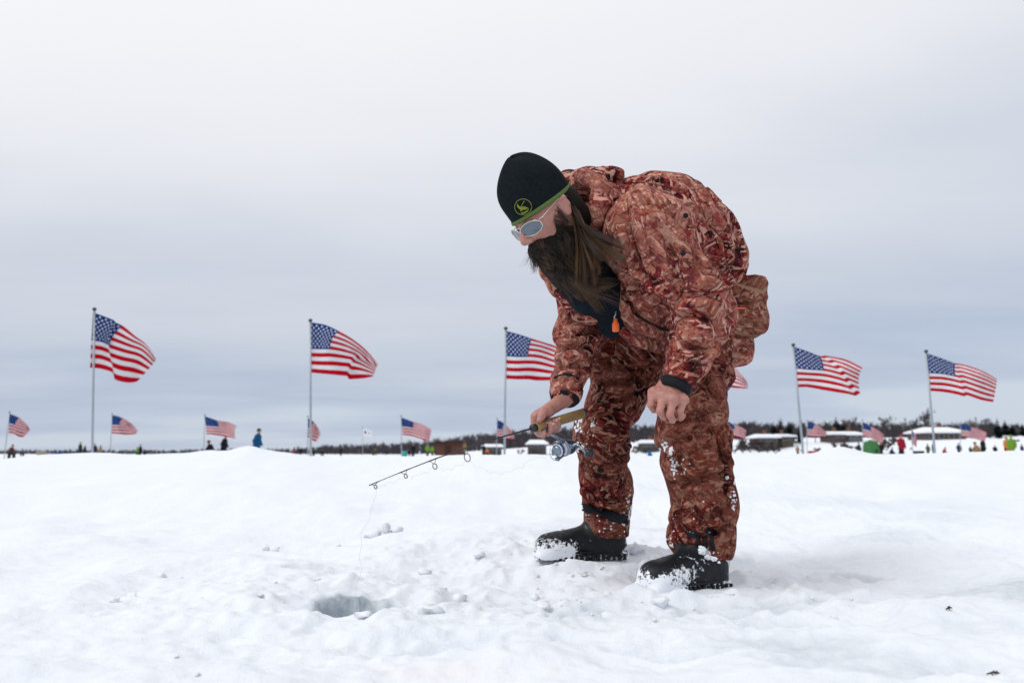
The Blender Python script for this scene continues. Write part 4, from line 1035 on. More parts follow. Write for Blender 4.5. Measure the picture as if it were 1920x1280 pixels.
    for _ in range(2400):                                  # long hair from under the cap, blown back over the collar
        s = 1 if rg.random() < .86 else -1
        a = rg.uniform(math.radians(112), math.radians(172)) * s
        p0 = capring(.02, a) - unit(capring(.02, a) - H(-.004, 0, .04)) * .008
        lk = hk[rg.integers(46)]; g = lk[1]; sp = lk[0] + rg.normal(0, .20, 3)
        if s > 0:
            c1 = J(1082 + 9 * sp[0], 405 + 8 * sp[1], 2.285 + .02 * sp[2]); c2 = J(1090 + 18 * g + 8 * sp[1], 452 + 10 * sp[0], 2.23 + .02 * sp[2])
            e = J(1100 + 78 * g + 9 * sp[2], 488 + 14 * sp[0] - 2 * g, 2.15 + .02 * sp[1]) if lk[2] < .55 else J(1080 + 35 * g + 8 * sp[0], 500 + 40 * lk[2], 2.30 + .02 * sp[1])
        else:
            c1 = p0 - U * .08 + sp * .01; c2 = c1 - U * .06 + np.array((.03, 0, -.03)); e = c2 + np.array((.05, 0, -.05)) + sp * .015
        roots.append((path([p0, c1, c2, (c2 + e) / 2 + rg.normal(0, .003, 3) + lk[0] * .012, e], 12), np.clip(lk[3] + rg.normal(0, .12), 0, 1)))
    strands('long_hair', roots, HAIR, .00060, body, 3)
    return dict(G0=G0, G1=G1, ga=ga, gn=gn, gu=gu, GL=GL, GR=GR)
ROD = build_man()

# ------------------------------------------------------------------ fishing rod with reel and line
def build_rod():
    G0, G1, ga, gn, gu, GL, GR = (ROD[k] for k in ('G0', 'G1', 'ga', 'gn', 'gu', 'GL', 'GR'))
    root = empty('fishing_rod', G1); tag(root, 'short black ice fishing rod with cork handle held over the hole', 'fishing rod')
    t = NT('cork'); co = t.coord(); c = t.mix(t.noise(co, 190, 4, .7), (.15, .080, .025), (.42, .26, .10))
    c = t.mix(t.ramp(t.noise(co, 90, 3, .7, 1), [(.60, (0, 0, 0)), (.66, (1, 1, 1))]), c, (.055, .03, .014)); CORK = t.out(c, .75, t.bump(t.noise(co, 200, 3, .7), .4, .002))
    BLK = plain('rod_black', (.014, .015, .018), .35, 0, .2); ALU = plain('reel_metal', (.24, .30, .36), .28, .85, .15, 60); STL = plain('bright_steel', (.62, .64, .67), .2, 1.0, .05); NAVY = plain('reel_navy', (.018, .035, .075), .3, .2, .15)
    LINE = plain('nylon', (.42, .45, .48), .4, 0, .1); SPL = plain('spool_line', (.62, .62, .60), .5, 0, .1, 300); BLUE = plain('spool_blue', (.02, .05, .30), .3, 0, .1)
    tip = P(698, 907, 2.24)
    def build(mb, name, mat, par): return adopt(mb.build(name, mat), root) if par is root else sub(mb.build(name, mat), par)
    def sub(o, par):
        o.parent = par; o.matrix_parent_inverse = par.matrix_parent_inverse.copy() if False else (par.matrix_world.inverted() if False else Matrix.Identity(4)); return o
    # grip
    mb = MB(); K = GR / .0128; mb.lathe(G0, -ga, [(.0, .0095 * K), (.002, .0118 * K), (.02, .0128 * K), (.030, .0124 * K), (.0305, .0100 * K)], 20)
    mb.lathe(G0, -ga, [(.044, .0100 * K), (.0445, .0124 * K), (.09, .0120 * K), (GL - .008, .0124 * K), (GL - .007, .0105 * K)], 20); h = build(mb, 'cork_grip', CORK, root)
    mb = MB(); mb.lathe(G0, -ga, [(GL - .0078, .0122 * K), (GL - .005, .0128 * K), (GL + .001, .0124 * K), (GL + .004, .009 * K)], 20); build(mb, 'butt_cap', BLK, root)
    mb = MB(); mb.lathe(G0, -ga, [(.029, .0116 * K), (.031, .0120 * K), (.044, .0120 * K), (.046, .0114 * K)], 20); build(mb, 'reel_seat', STL, root)
    mb = MB(); mb.lathe(G0 + ga * .020, -ga, [(0, .004), (.003, .0085 * K), (.010, .0105 * K), (.0205, .0100 * K)], 18); build(mb, 'front_cap', BLK, root)
    # blank, bent a little by its own spring
    A = G0 + ga * .016; d0 = ga; n = 22
    def bl(t): return A * (1 - t) + tip * t + np.array((0, 0, 1)) * (.010 * math.sin(t * math.pi))
    mb = MB(); mb.tube([bl(i / n) for i in range(n + 1)], [.0029 - .0020 * i / n for i in range(n + 1)], 8); build(mb, 'rod_blank', BLK, root)
    gp_ = []
    for (u, r, s) in ((872, .0130, .018), (812, .0090, .013), (758, .0065, .010), (702, .0060, .006)):
        t_ = np.clip((1000 - u) / 302, 0, 1); lo, hi = 0, 1
        for _ in range(30):
            m_ = (lo + hi) / 2; q = bl(m_); uu = 960 + q[0] / (q[1] * CT + (q[2] - HC) * ST) * FPX
            if uu > u: lo = m_
            else: hi = m_
        q = bl(lo); tan = unit(bl(min(1, lo + .02)) - bl(lo - .02)); dn = unit(np.array((0, 0, -1)) - tan * np.dot((0, 0, -1), tan)); sd_ = np.cross(tan, dn)
        axis = unit(tan * .75 + sd_ * .65); e = unit(np.cross(dn, axis)); c = q + dn * (s + r * .75); gp_.append(c)
        mb = MB(); mb.tube([c + (dn * math.cos(a) * 1.15 + e * math.sin(a) * .85) * r * .8 for a in np.linspace(0, 2 * math.pi, 22)], .0013, 6, False)
        mb.tube([q + tan * .012, c - dn * r * .9 + e * r * .2], .0008, 5); mb.tube([q - tan * .010, c - dn * r * .9 - e * r * .2], .0008, 5)
        mb.tube([q - tan * .016, q + tan * .016], .0030 - .0016 * lo, 8); build(mb, 'line_guide', BLK, root)
    # reel
    RC = P(1050, 832, 2.42 * S); f = ga; dn = -gu; cx = gn
    rl = empty('reel'); rl.parent = root; rl.location = (0, 0, 0); rl.matrix_parent_inverse = Matrix.Translation(-Vector(root.location))
    seat = G0 - ga * .040 + dn * .015
    def grow(o):
        v = np.array([x.co for x in o.data.vertices]); v = seat + (v - seat) * 1.28; o.data.vertices.foreach_set('co', v.astype(np.float32).ravel()); o.data.update(); o.parent = rl; return o
    def rb(mb, name, mat): return grow(mb.build(name, mat))
    mb = MB(); mb.box(seat - f * .002 + dn * .001, (.026, .004, .0025), np.stack([f, cx, gu], 1)); bodyc = RC - f * .014 + dn * .002
    mb.tube([seat - f * .004, seat - f * .010 + dn * .016, bodyc - f * .006 - dn * .012], [.0042, .0036, .0055], 10); rb(mb, 'reel_foot', ALU)
    V, Q = sdf_mesh([ell(bodyc - f * .004, (.017, .013, .017), np.stack([f, cx, gu], 1), .01), cap(bodyc - f * .012, bodyc + f * .010, .011, .013, .01)], .0022, 2)
    grow(mesh_obj('gear_housing', V, Q, NAVY))
    mb = MB(); mb.lathe(RC - f * .006, f, [(0, .010), (.001, .0195), (.006, .0205), (.008, .018), (.008, .011)], 26)
    for s in (1, -1):
        a0 = RC + gu * s * .019 * .8 + cx * s * .010; mb.tube([a0 - f * .004, a0 + f * .014 + gu * s * .004, a0 + f * .026 + gu * s * .003], [.0042, .0040, .0036], 8)
    rb(mb, 'rotor', ALU)
    mb = MB(); mb.lathe(RC, f, [(0.002, .010), (.0022, .0165), (.0045, .0168), (.0050, .0130)], 26); mb.lathe(RC, f, [(.018, .0125), (.0183, .0170), (.0215, .0172), (.0225, .015)], 26); rb(mb, 'spool', STL)
    mb = MB(); mb.lathe(RC, f, [(.0048, .0130), (.005, .0150), (.0178, .0148), (.0180, .012)], 26); rb(mb, 'wound_line', SPL)
    mb = MB(); mb.lathe(RC, f, [(.0222, .0135), (.026, .0135), (.028, .010), (.034, .008), (.036, .005)], 24); mb.box(RC + f * .033, (.003, .010, .0022), np.stack([f, unit(cx + gu), unit(gu - cx)], 1)); rb(mb, 'drag_knob', ALU)
    mb = MB(); mb.lathe(RC, f, [(.0105, .0151), (.0106, .01535), (.0160, .01530), (.0161, .0150)], 26); rb(mb, 'spool_band', BLUE)
    b0 = RC + gu * .021 + cx * .008 + f * .022; b1 = RC - gu * .021 - cx * .008 + f * .022
    mb = MB(); mb.tube([b0] + [RC + f * (.022 + .030 * math.sin(t_)) + (gu * .022 + cx * .008) * math.cos(t_) + (cx * .02 - gu * .002) * math.sin(t_) * .35 for t_ in np.linspace(.05, math.pi - .05, 20)] + [b1], .0011, 6); rb(mb, 'bail_wire', STL)
    mb = MB(); mb.lathe(b1 - f * .004, f, [(0, .004), (.006, .0045), (.009, .003)], 10); rb(mb, 'line_roller', ALU)
    k0 = bodyc + cx * .012; k1 = P(1087, 838, 2.40 * S); mb = MB(); mb.lathe(bodyc + cx * .004, cx, [(0, .007), (.010, .0065), (.012, .004)], 14)
    mb.tube([k0, k0 - f * .014 + cx * .006 + dn * -.002, k0 * .4 + k1 * .6 + gu * .006, k1 + f * .010], [.0042, .0040, .0034, .0030], 8); rb(mb, 'crank_arm', ALU)
    mb = MB(); mb.lathe(k1 + f * .012, -f + dn * .2, [(0, .005), (.003, .0095), (.012, .0120), (.019, .0105), (.021, .006)], 16); rb(mb, 'crank_knob', BLK)
    # loose line: curly slack from the reel to the guides, then from the tip down into the hole
    pts = []
    ctrl = [RC + f * .04 - gu * .02, P(1000, 858, 2.40), P(960, 882, 2.38), P(925, 886, 2.36), gp_[0] - np.array((0, 0, .006)), P(840, 880, 2.32), gp_[1], P(785, 890, 2.28), gp_[2], P(726, 905, 2.25), gp_[3]]
    rg = np.random.default_rng(2)
    for a, b in zip(ctrl[:-1], ctrl[1:]):
        m = 14
        for i in range(m):
            s_ = i / m; w = math.sin(s_ * math.pi); q = a * (1 - s_) + b * s_
            pts.append(q + np.array((0, 0, 1)) * (.0042 * math.sin(len(pts) * .82) * min(1, w + .35) - .006 * w) + np.array((.003 * math.cos(len(pts) * .82), 0, 0)))
    end = np.array((HOLE[0] - .025, HOLE[1] - .02, -.12))
    for i in range(70):
        s_ = i / 69; q = gp_[3] * (1 - s_) + end * s_
        pts.append(q + np.array((-.016 * math.sin(s_ * math.pi) + .0035 * math.sin(i * .55) + .006 * math.sin(i * .21), 0, .0)))
    mb = MB(); mb.tube(pts, .00026, 4); build(mb, 'fishing_line', LINE, root)
build_rod()

# ------------------------------------------------------------------ flags on poles
def flag_material(name, fade, sr=.44, w=.80):
    t = NT(name); uv = t.node('ShaderNodeUVMap').outputs[0]; sp = t.node('ShaderNodeSeparateXYZ'); t.l.new(uv, sp.inputs[0]); u, v = sp.outputs[0], sp.outputs[1]
    def c(x): return tuple(a * (1 - fade) + .45 * fade for a in x)
    red, wht, blu = c((.55, .002, .018)), (w, w, w + .02), c((.003, .042, .20))
    st = t.math('MODULO', t.math('FLOOR', t.math('MULTIPLY', v, 12.9999)), 2.0)          # v counts from the bottom stripe, red
    col = t.mix(st, red, wht)
    inc = t.math('MULTIPLY', t.math('LESS_THAN', u, .4), t.math('GREATER_THAN', v, 6 / 13))
    # staggered stars: eleven columns by nine rows, every other site
    gx = t.math('MULTIPLY', t.math('DIVIDE', u, .4), 12.0); gy = t.math('MULTIPLY', t.math('DIVIDE', t.math('SUBTRACT', v, 6 / 13), 7 / 13), 10.0)
    ix, iy = t.math('ROUND', gx), t.math('ROUND', gy)
    ok = t.math('LESS_THAN', t.math('MODULO', t.math('ADD', ix, iy), 2.0), .5)
    ok = t.math('MULTIPLY', ok, t.math('MULTIPLY', t.math('MULTIPLY', t.math('GREATER_THAN', ix, .5), t.math('LESS_THAN', ix, 11.5)), t.math('MULTIPLY', t.math('GREATER_THAN', iy, .5), t.math('LESS_THAN', iy, 9.5))))
    dx = t.math('MULTIPLY', t.math('SUBTRACT', gx, ix), 1.0); dy = t.math('MULTIPLY', t.math('SUBTRACT', gy, iy), .87)
    r = t.math('SQRT', t.math('ADD', t.math('MULTIPLY', dx, dx), t.math('MULTIPLY', dy, dy)))
    an = t.math('ARCTAN2', dx, dy); k = t.math('ABSOLUTE', t.math('SUBTRACT', t.math('FRACT', t.math('ADD', t.math('DIVIDE', an, 2 * math.pi / 5), .5)), .5))   # 0 at a point of the star, .5 between
    lim = t.math('SUBTRACT', sr, t.math('MULTIPLY', k, sr * 1.1))
    star = t.math('MULTIPLY', t.math('LESS_THAN', r, lim), ok)
    can = t.mix(star, blu, wht)
    col = t.mix(inc, col, can)
    m = t.out(col, .8, t.bump(t.noise(uv, 260, 2), .05, .002), Specular_IOR_Level=.1)
    # cloth lets some sky through
    tr = t.node('ShaderNodeBsdfTranslucent'); t.l.new(col, tr.inputs[0]); mx = t.node('ShaderNodeMixShader'); mx.inputs[0].default_value = .25
    t.l.new(t.b.outputs[0], mx.inputs[1]); t.l.new(tr.outputs[0], mx.inputs[2]); t.l.new(mx.outputs[0], t.n['Material Output'].inputs[0])
    return m
FLAG = flag_material('flag_cloth', 0.0); FLAG_FAR = flag_material('flag_cloth_faded', 0.0, .22, .66)
POLE = plain('pole_metal', (.34, .38, .42), .45, .6, .1); BALL = plain('pole_finial', (.03, .035, .045), .4)
# shapes taken as photo points: top edge, line under the blue field, bottom edge; six stations from hoist to fly
SHAPES = [
 ([(174.5, 585), (206, 597), (232, 608), (256, 628), (277, 645), (293, 671)], [(171.6, 638), (190, 641), (206, 647), (236, 657), (263, 665), (286, 682)], [(169, 689), (189, 691), (209, 697), (222, 707), (244, 712), (259.5, 710)]),
 ([(581.5, 604), (610, 609), (636, 621), (660, 635), (686, 656), (709, 683)], [(582.5, 654), (602, 654.5), (619, 655), (647, 660), (671, 668), (706, 689)], [(581, 698), (610, 700.7), (635, 703), (659, 704.5), (683, 703), (701, 700)]),
 ([(948.4, 620), (971, 626), (997, 634.5), (1021, 642), (1045, 650), (1064, 660)], [(948.4, 667.6), (970, 669), (990, 669), (1012, 671), (1042, 680), (1066, 686)], [(948, 709.7), (971, 711), (990, 711), (1008, 713), (1037, 712), (1066, 708)]),
 ([(1488.7, 650), (1513, 658), (1537, 667), (1562, 671.6), (1586, 677), (1615, 691)], [(1492.4, 690.7), (1518, 693), (1545, 695), (1571, 701), (1589, 708), (1608, 716)], [(1495, 726), (1514, 725.5), (1545, 731), (1576, 736), (1594, 739), (1611, 744)]),
 ([(1738, 662.4), (1764, 671), (1791, 681), (1818, 688), (1844, 698), (1868, 711)], [(1741.5, 699.6), (1767, 701), (1791, 706), (1818, 714), (1845, 723), (1866, 731)], [(1744, 732.4), (1772, 735), (1796, 739.5), (1818, 746), (1840, 753), (1861, 756)])]
def cat(P_, t):
    P_ = np.asarray(P_, float); n = len(P_) - 1; x = np.clip(t * n, 0, n - 1e-6); i = np.floor(x).astype(int); f = (x - i)[:, None]
    p0, p1, p2, p3 = P_[np.maximum(i - 1, 0)], P_[i], P_[np.minimum(i + 1, n)], P_[np.minimum(i + 2, n)]
    return .5 * (2 * p1 + (p2 - p0) * f + (2 * p0 - 5 * p1 + 4 * p2 - p3) * f ** 2 + (3 * p1 - p0 - 3 * p2 + p3) * f ** 3)
def make_flag(name, shape, Y, pole_px, mat, label, group, phase, base_z=-.08, r=.019, kink=None):
    """pole_px: photo points of the pole top and foot; shape: three rows of photo points"""
    top = P(*pole_px[0], Y); foot = P(*pole_px[1], Y); d = (foot - top) / (foot[2] - top[2]); foot = top + d * (base_z - .25 - top[2])
    foot_g = top + d * (base_z - top[2])
    root = empty(name, tuple(foot_g)); tag(root, label, 'flag', group)
    mb = MB(); mb.tube([foot, (foot + top) / 2, top], [r * 1.1, r, r * .8], 10); adopt(mb.build('pole', POLE), root)
    mb = MB(); mb.lathe(top - np.array((0, 0, r)), (0, 0, 1), [(0, r * .7), (r * .8, r * 1.5), (r * 1.8, r * 1.9), (r * 2.8, r * 1.5), (r * 3.3, r * .4)], 12); adopt(mb.build('finial', BALL), root)
    nu, nv = 44, 22; u = np.linspace(0, 1, nu + 1); rows = [cat(s, u) for s in shape]
    rg = np.random.default_rng(int(phase * 100)); V = np.zeros((nu + 1, nv + 1, 3)); UV = np.zeros((nu + 1, nv + 1, 2))
    hoist = np.linalg.norm(np.array(shape[0][0]) - np.array(shape[2][0])) * Y / FPX
    wid = np.linalg.norm(np.array(shape[1][-1]) - np.array(shape[1][0])) * Y / FPX
    lean = math.sqrt(max(0.0, (hoist * 1.55) ** 2 - wid ** 2)) * .55
    for j in range(nv + 1):
        v = j / nv                                           # 0 top, 1 bottom; the blue field ends at 7/13
        b = 7 / 13; w0 = (v - b) * (v - 1) / (b * 1.0); w1 = v * (v - 1) / (b * (b - 1)); w2 = v * (v - b) / (1 * (1 - b))
        px = rows[0] * w0 + rows[1] * w1 + rows[2] * w2
        wave = hoist * .11 * np.sin(u * 7.5 + phase + v * 1.7) * np.minimum(1, u * 2.2) + hoist * .07 * np.sin(u * 15 - v * 4 + phase * 2) * u + hoist * .03 * np.sin(v * 9 + u * 5 + phase) * u
        if kink:                                             # a sharp fold running down the cloth
            uf, am, sl = kink; st = np.clip((u - uf - sl * (v - .5)) / .05, 0, 1); st = st * st * (3 - 2 * st) * np.clip(1 - (u - uf) * .6, 0, 1)
            px = px + np.stack([-.35 * am * st, am * st * (.35 + .65 * v)], 1); wave = wave + hoist * .12 * st
        Yj = Y + lean * u + wave
        for i in range(nu + 1): V[i, j] = P(px[i, 0], px[i, 1], Yj[i]); UV[i, j] = (u[i], 1 - v)
    idx = np.arange((nu + 1) * (nv + 1)).reshape(nu + 1, nv + 1)
    Q = np.stack([idx[:-1, :-1].ravel(), idx[:-1, 1:].ravel(), idx[1:, 1:].ravel(), idx[1:, :-1].ravel()], 1)
    o = mesh_obj('flag_cloth', V.reshape(-1, 3), Q, mat); ul = o.data.uv_layers.new(name='UVMap')
    li = np.empty(len(o.data.loops), np.int32); o.data.loops.foreach_get('vertex_index', li); ul.data.foreach_set('uv', UV.reshape(-1, 2)[li].astype(np.float32).ravel())
    sol = o.modifiers.new('thickness', 'SOLIDIFY'); sol.thickness = .003
    adopt(o, root); return root
GB = 'big american flags in the front row'; GS = 'smaller american flags farther out on the ice'
YB = 13.6
make_flag('flagpole', SHAPES[0], YB, ((177, 581), (173, 850)), FLAG, 'american flag on a tall pole, leftmost of the big flags', GB, .3, kink=(.36, 7, .22))
make_flag('flagpole', SHAPES[1], YB + .1, ((582, 602), (582.5, 850)), FLAG, 'american flag on a tall pole above the raised end of the fishing rod', GB, 1.4, kink=(.78, 6, -.5))
make_flag('flagpole', SHAPES[2], YB + .2, ((948.3, 617), (946, 850)), FLAG, 'american flag on a tall pole just left of the bending person', GB, 2.6)
mv = [[(x - 1488.7 + 1282, y + 2) for x, y in r] for r in SHAPES[3]]
mv = [[(a[0] + (i / 5) * -6, a[1] - 12 + (i / 5) * 4) for i, a in enumerate(r)] for r in mv]; mv[0] = mv[0][:3] + [(1352, 668), (1376, 686), (1398, 712)]; mv[2] = mv[2][:3] + [(1352, 724), (1380, 727), (1402, 728)]; mv[1] = mv[1][:3] + [(1350, 694), (1378, 704), (1402, 720)]
make_flag('flagpole', mv, YB + .3, ((1283, 634), (1287, 850)), FLAG, 'american flag mostly hidden behind the person in camouflage, only its fly end showing', GB, 3.9)
make_flag('flagpole', SHAPES[3], YB + .5, ((1487.4, 648), (1506, 850)), FLAG, 'american flag on a leaning pole, second from the right edge among the big flags', GB, 4.4, kink=(.66, -7, .5))
make_flag('flagpole', SHAPES[4], YB + .9, ((1736.5, 660), (1753, 850)), FLAG, 'american flag on a tall pole, rightmost of the big flags', GB, 5.2, kink=(.45, -4, .1))
def small(u0, v0, hoist, wscale, si, phase, label, foot_u, fold=1.0, drop=0):
    src = SHAPES[si]; o = np.array(src[0][0]); k = hoist / np.linalg.norm(np.array(src[2][0]) - o)
    sh = [[(u0 + (a[0] - o[0]) * k * wscale, v0 + (a[1] - o[1]) * k + drop * (i / 5)) for i, a in enumerate(r)] for r in src]
    Y = .95 / (hoist / FPX); make_flag('small_flagpole', sh, Y, ((u0, v0 - 2), (foot_u, 850)), FLAG_FAR, label, GS, phase, r=.022)
small(18, 775, 36, .92, 0, .7, 'small american flag at the far left edge of the photo', 9)
small(210, 778, 34, 1.05, 1, 1.9, 'small american flag right of the leftmost big flagpole', 207)
small(384, 780, 34, 1.05, 3, 2.5, 'small american flag behind the walker with the yellow hat', 382)
small(577, 783, 36, .58, 0, 3.3, 'small folded american flag behind the second big flagpole', 577)
small(752, 782, 33, .92, 4, 4.1, 'small american flag above the middle of the fishing rod', 753)
small(932, 787, 31, .78, 1, 5.0, 'small american flag behind the third big flagpole', 931, drop=4)
small(1361, 788, 26, .90, 3, 5.9, 'small american flag close behind the near camouflage leg', 1360, drop=4)
small(1514, 790, 27, 1.0, 1, 6.3, 'small american flag right of the leaning big flagpole', 1513)
small(1617, 790, 27, .80, 4, 7.1, 'small american flag between the green shelter and the red jacket', 1618, drop=5)
small(1709, 804, 28, .22, 3, 7.7, 'small furled american flag hanging limp beside the red jacket', 1712)
small(1801, 793, 25, 1.05, 4, 8.2, 'small american flag in front of the brown house, farthest right', 1801)
# a plain white flag with two small dark marks
wt = NT('white_flag'); wuv = wt.node('ShaderNodeUVMap').outputs[0]; sp_ = wt.node('ShaderNodeSeparateXYZ'); wt.l.new(wuv, sp_.inputs[0])
def _disc(cx, cy, rx, ry):
    a = wt.math('DIVIDE', wt.math('SUBTRACT', sp_.outputs[0], cx), rx); b = wt.math('DIVIDE', wt.math('SUBTRACT', sp_.outputs[1], cy), ry)
    return wt.math('LESS_THAN', wt.math('ADD', wt.math('MULTIPLY', a, a), wt.math('MULTIPLY', b, b)), 1.0)
wc = wt.mix(_disc(.30, .58, .11, .26), (.82, .82, .84), (.10, .05, .12)); wc = wt.mix(_disc(.70, .5, .13, .18), wc, (.55, .45, .52)); WHITEF = wt.out(wc, .8)
make_flag('white_flagpole', [[(680 + x * 16.5, 803 + x * 4) for x in np.linspace(0, 1, 6)], [(680 + x * 17, 810.5 + x * 3) for x in np.linspace(0, 1, 6)], [(680 + x * 17, 816.5 + x * 2) for x in np.linspace(0, 1, 6)]], 60, ((680, 801), (680, 850)), WHITEF, 'small white flag with a dark emblem on a thin pole', None, 1.1)

# ------------------------------------------------------------------ far shore: woods, trees, houses
BARK = plain('bark', (.062, .050, .048), .95, 0, .35, 3); TWIG = plain('twigs', (.085, .070, .070), .95, 0, .35, 2); NEEDLE = plain('needles', (.014, .026, .022), .95, 0, .5, 2)
def bare_tree_geo(seed, h=9.0, fine=True, thin=.06):
    rg = np.random.default_rng(seed); T = MB(); C = MB()
    def grow(p, d, ln, r, lev, mb):
        q = p; pts = [p]; dd = d
        for k in range(3):
            dd = unit(dd + rg.normal(0, .10 + .05 * lev, 3) + np.array((0, 0, .05))); q = q + dd * ln / 3; pts.append(q)
        mb.tube(pts, [r, r * .85, r * .7, r * .5], 3 if lev else 5, False)
        if lev >= (4 if fine else 3): return
        nb = (5, 4, 4, 3, 3)[lev]
        for b in range(nb):
            t = rg.uniform(.30, 1.0); i = min(2, int(t * 3)); base = pts[i] * (1 - (t * 3 - i)) + pts[i + 1] * (t * 3 - i)
            a = rg.uniform(0, 6.28); side = np.array((math.cos(a), math.sin(a), rg.uniform(.2, .9)))
            grow(base, unit(dd * .75 + side * .85), ln * rg.uniform(.5, .72), max(r * .55, thin), lev + 1, C)
    grow(np.zeros(3), np.array((0, 0, 1.)), h * .48, h * .018, 0, T)
    return T, C
def fir_geo(seed, h=9.0, w=.24):
    rg = np.random.default_rng(seed); T = MB(); C = MB(); T.tube([(0, 0, 0), (0, 0, h * .5), (0, 0, h)], [h * .016, h * .011, .01], 6, False)
    z = h * .10
    while z < h * .985:
        R_ = h * w * (1 - z / h) ** .8 * rg.uniform(.75, 1.15) + .08; n = 9
        for k in range(n):
            a = k * 6.283 / n + rg.uniform(0, 1); l = R_ * rg.uniform(.65, 1.1); d = np.array((math.cos(a), math.sin(a), 0)); s = np.array((-d[1], d[0], 0)) * l * .36
            b = np.array((0, 0, z)); m_ = b + d * l * .55 + np.array((0, 0, -.10 * l)); e = b + d * l + np.array((0, 0, -.34 * l))
            for q in range(5):
                o_ = rg.normal(0, .08 * l, 3); C.add([b + o_ * .2, m_ + s + o_, e + o_, m_ - s + o_ + np.array((0, 0, .05 * l))], [(0, 1, 2), (0, 2, 3)])
        z += h * .042
    return T, C
PROTO = [bare_tree_geo(5 + i, 9 + i * .4) for i in range(4)] + [fir_geo(20 + i, 9 + i, .19 + .04 * i) for i in range(3)]
PM = []
for T, C in PROTO:
    a = T.build('trunk', BARK, None, False); b = C.build('crown', TWIG if len(PM) < 4 else NEEDLE, None, False)
    PM.append((a.data, b.data)); bpy.data.objects.remove(a); bpy.data.objects.remove(b)
def far_z(x, y): return float(ground_h(np.array([x]), np.array([y]), False)[0])
def tree(k, u, Y, hpx, label, name):
    x = (u - 960) / FPX * Y; z = far_z(x, Y); s = (1.3 if k < 4 else 1.0) * hpx * Y / FPX / (9 + (k * .4 if k < 4 else k - 4))
    r = empty(name, (x, Y, z - .1)); tag(r, label, 'tree', 'trees along the far shore'); wd = 1.0 if k < 4 else 1.5; r.scale = (s * wd * random.uniform(.9, 1.15), s * wd * random.uniform(.9, 1.15), s); r.rotation_euler = (0, 0, random.uniform(0, 6.28))
    for nm, me in zip(('trunk', 'crown'), PM[k]):
        o = bpy.data.objects.new(nm, me); COL.objects.link(o); o.parent = r
TREES = [  # prototype, photo u, distance, height in photo px, where it stands
 (4, 1462, 205, 52, 'broad dark evergreen tree, tallest behind the leaning flagpole'), (5, 1448, 207, 44, 'dark evergreen just left of the tallest evergreen'), (6, 1477, 208, 42, 'dark evergreen just right of the tallest evergreen'), (4, 1496, 203, 36, 'slim dark evergreen left of the leaning pole'),
 (0, 1421, 210, 34, 'thin bare tree near the near trouser leg'), (1, 1408, 212, 30, 'low bare tree beside the small flag at the leg'), (2, 1525, 206, 34, 'bare tree over the small flag right of the leaning pole'), (3, 1543, 207, 33, 'bare tree behind the two snowy roofs'),
 (5, 1565, 204, 48, 'pointed dark spruce standing above the two snowy roofs'), (6, 1579, 206, 40, 'second pointed spruce beside the tallest spruce over the roofs'), (0, 1590, 203, 38, 'bare grey tree right of the spruces'), (1, 1603, 205, 36, 'bare grey tree left of the flag by the shelter'),
 (2, 1655, 204, 44, 'tall feathery bare tree left of the red jacket'), (3, 1672, 206, 30, 'low bare tree behind the red jacket'), (0, 1702, 205, 34, 'bare forked tree behind the furled flag'), (1, 1722, 202, 46, 'wide bare tree left of the rightmost big pole'), (2, 1741, 206, 34, 'small bare tree behind the rightmost big pole'),
 (3, 1817, 208, 36, 'bare tree rising behind the brown house roof'), (0, 1838, 206, 34, 'bare tree just right of the last small flag'), (1, 1850, 207, 28, 'low bare tree at the end of the brown house'), (4, 1866, 203, 40, 'dark evergreen left of the bright vest person'), (5, 1880, 205, 36, 'dark evergreen above the bright vest person'), (6, 1893, 204, 28, 'short dark evergreen right of the bright vest person'), (5, 1912, 206, 30, 'dark evergreen at the right edge of the photo'),
 (0, 655, 420, 18, 'far bare tree standing above the low treeline beside the white flag'), (1, 705, 400, 18, 'far bare tree right of the white flag'), (3, 852, 330, 28, 'bare tree above the brown hut'), (2, 915, 325, 30, 'bare tree over the red-hatted person')]
for k, u, Y, h, lb in TREES: tree(k, u, Y, h, lb, 'bare_tree' if k < 4 else 'evergreen_tree')
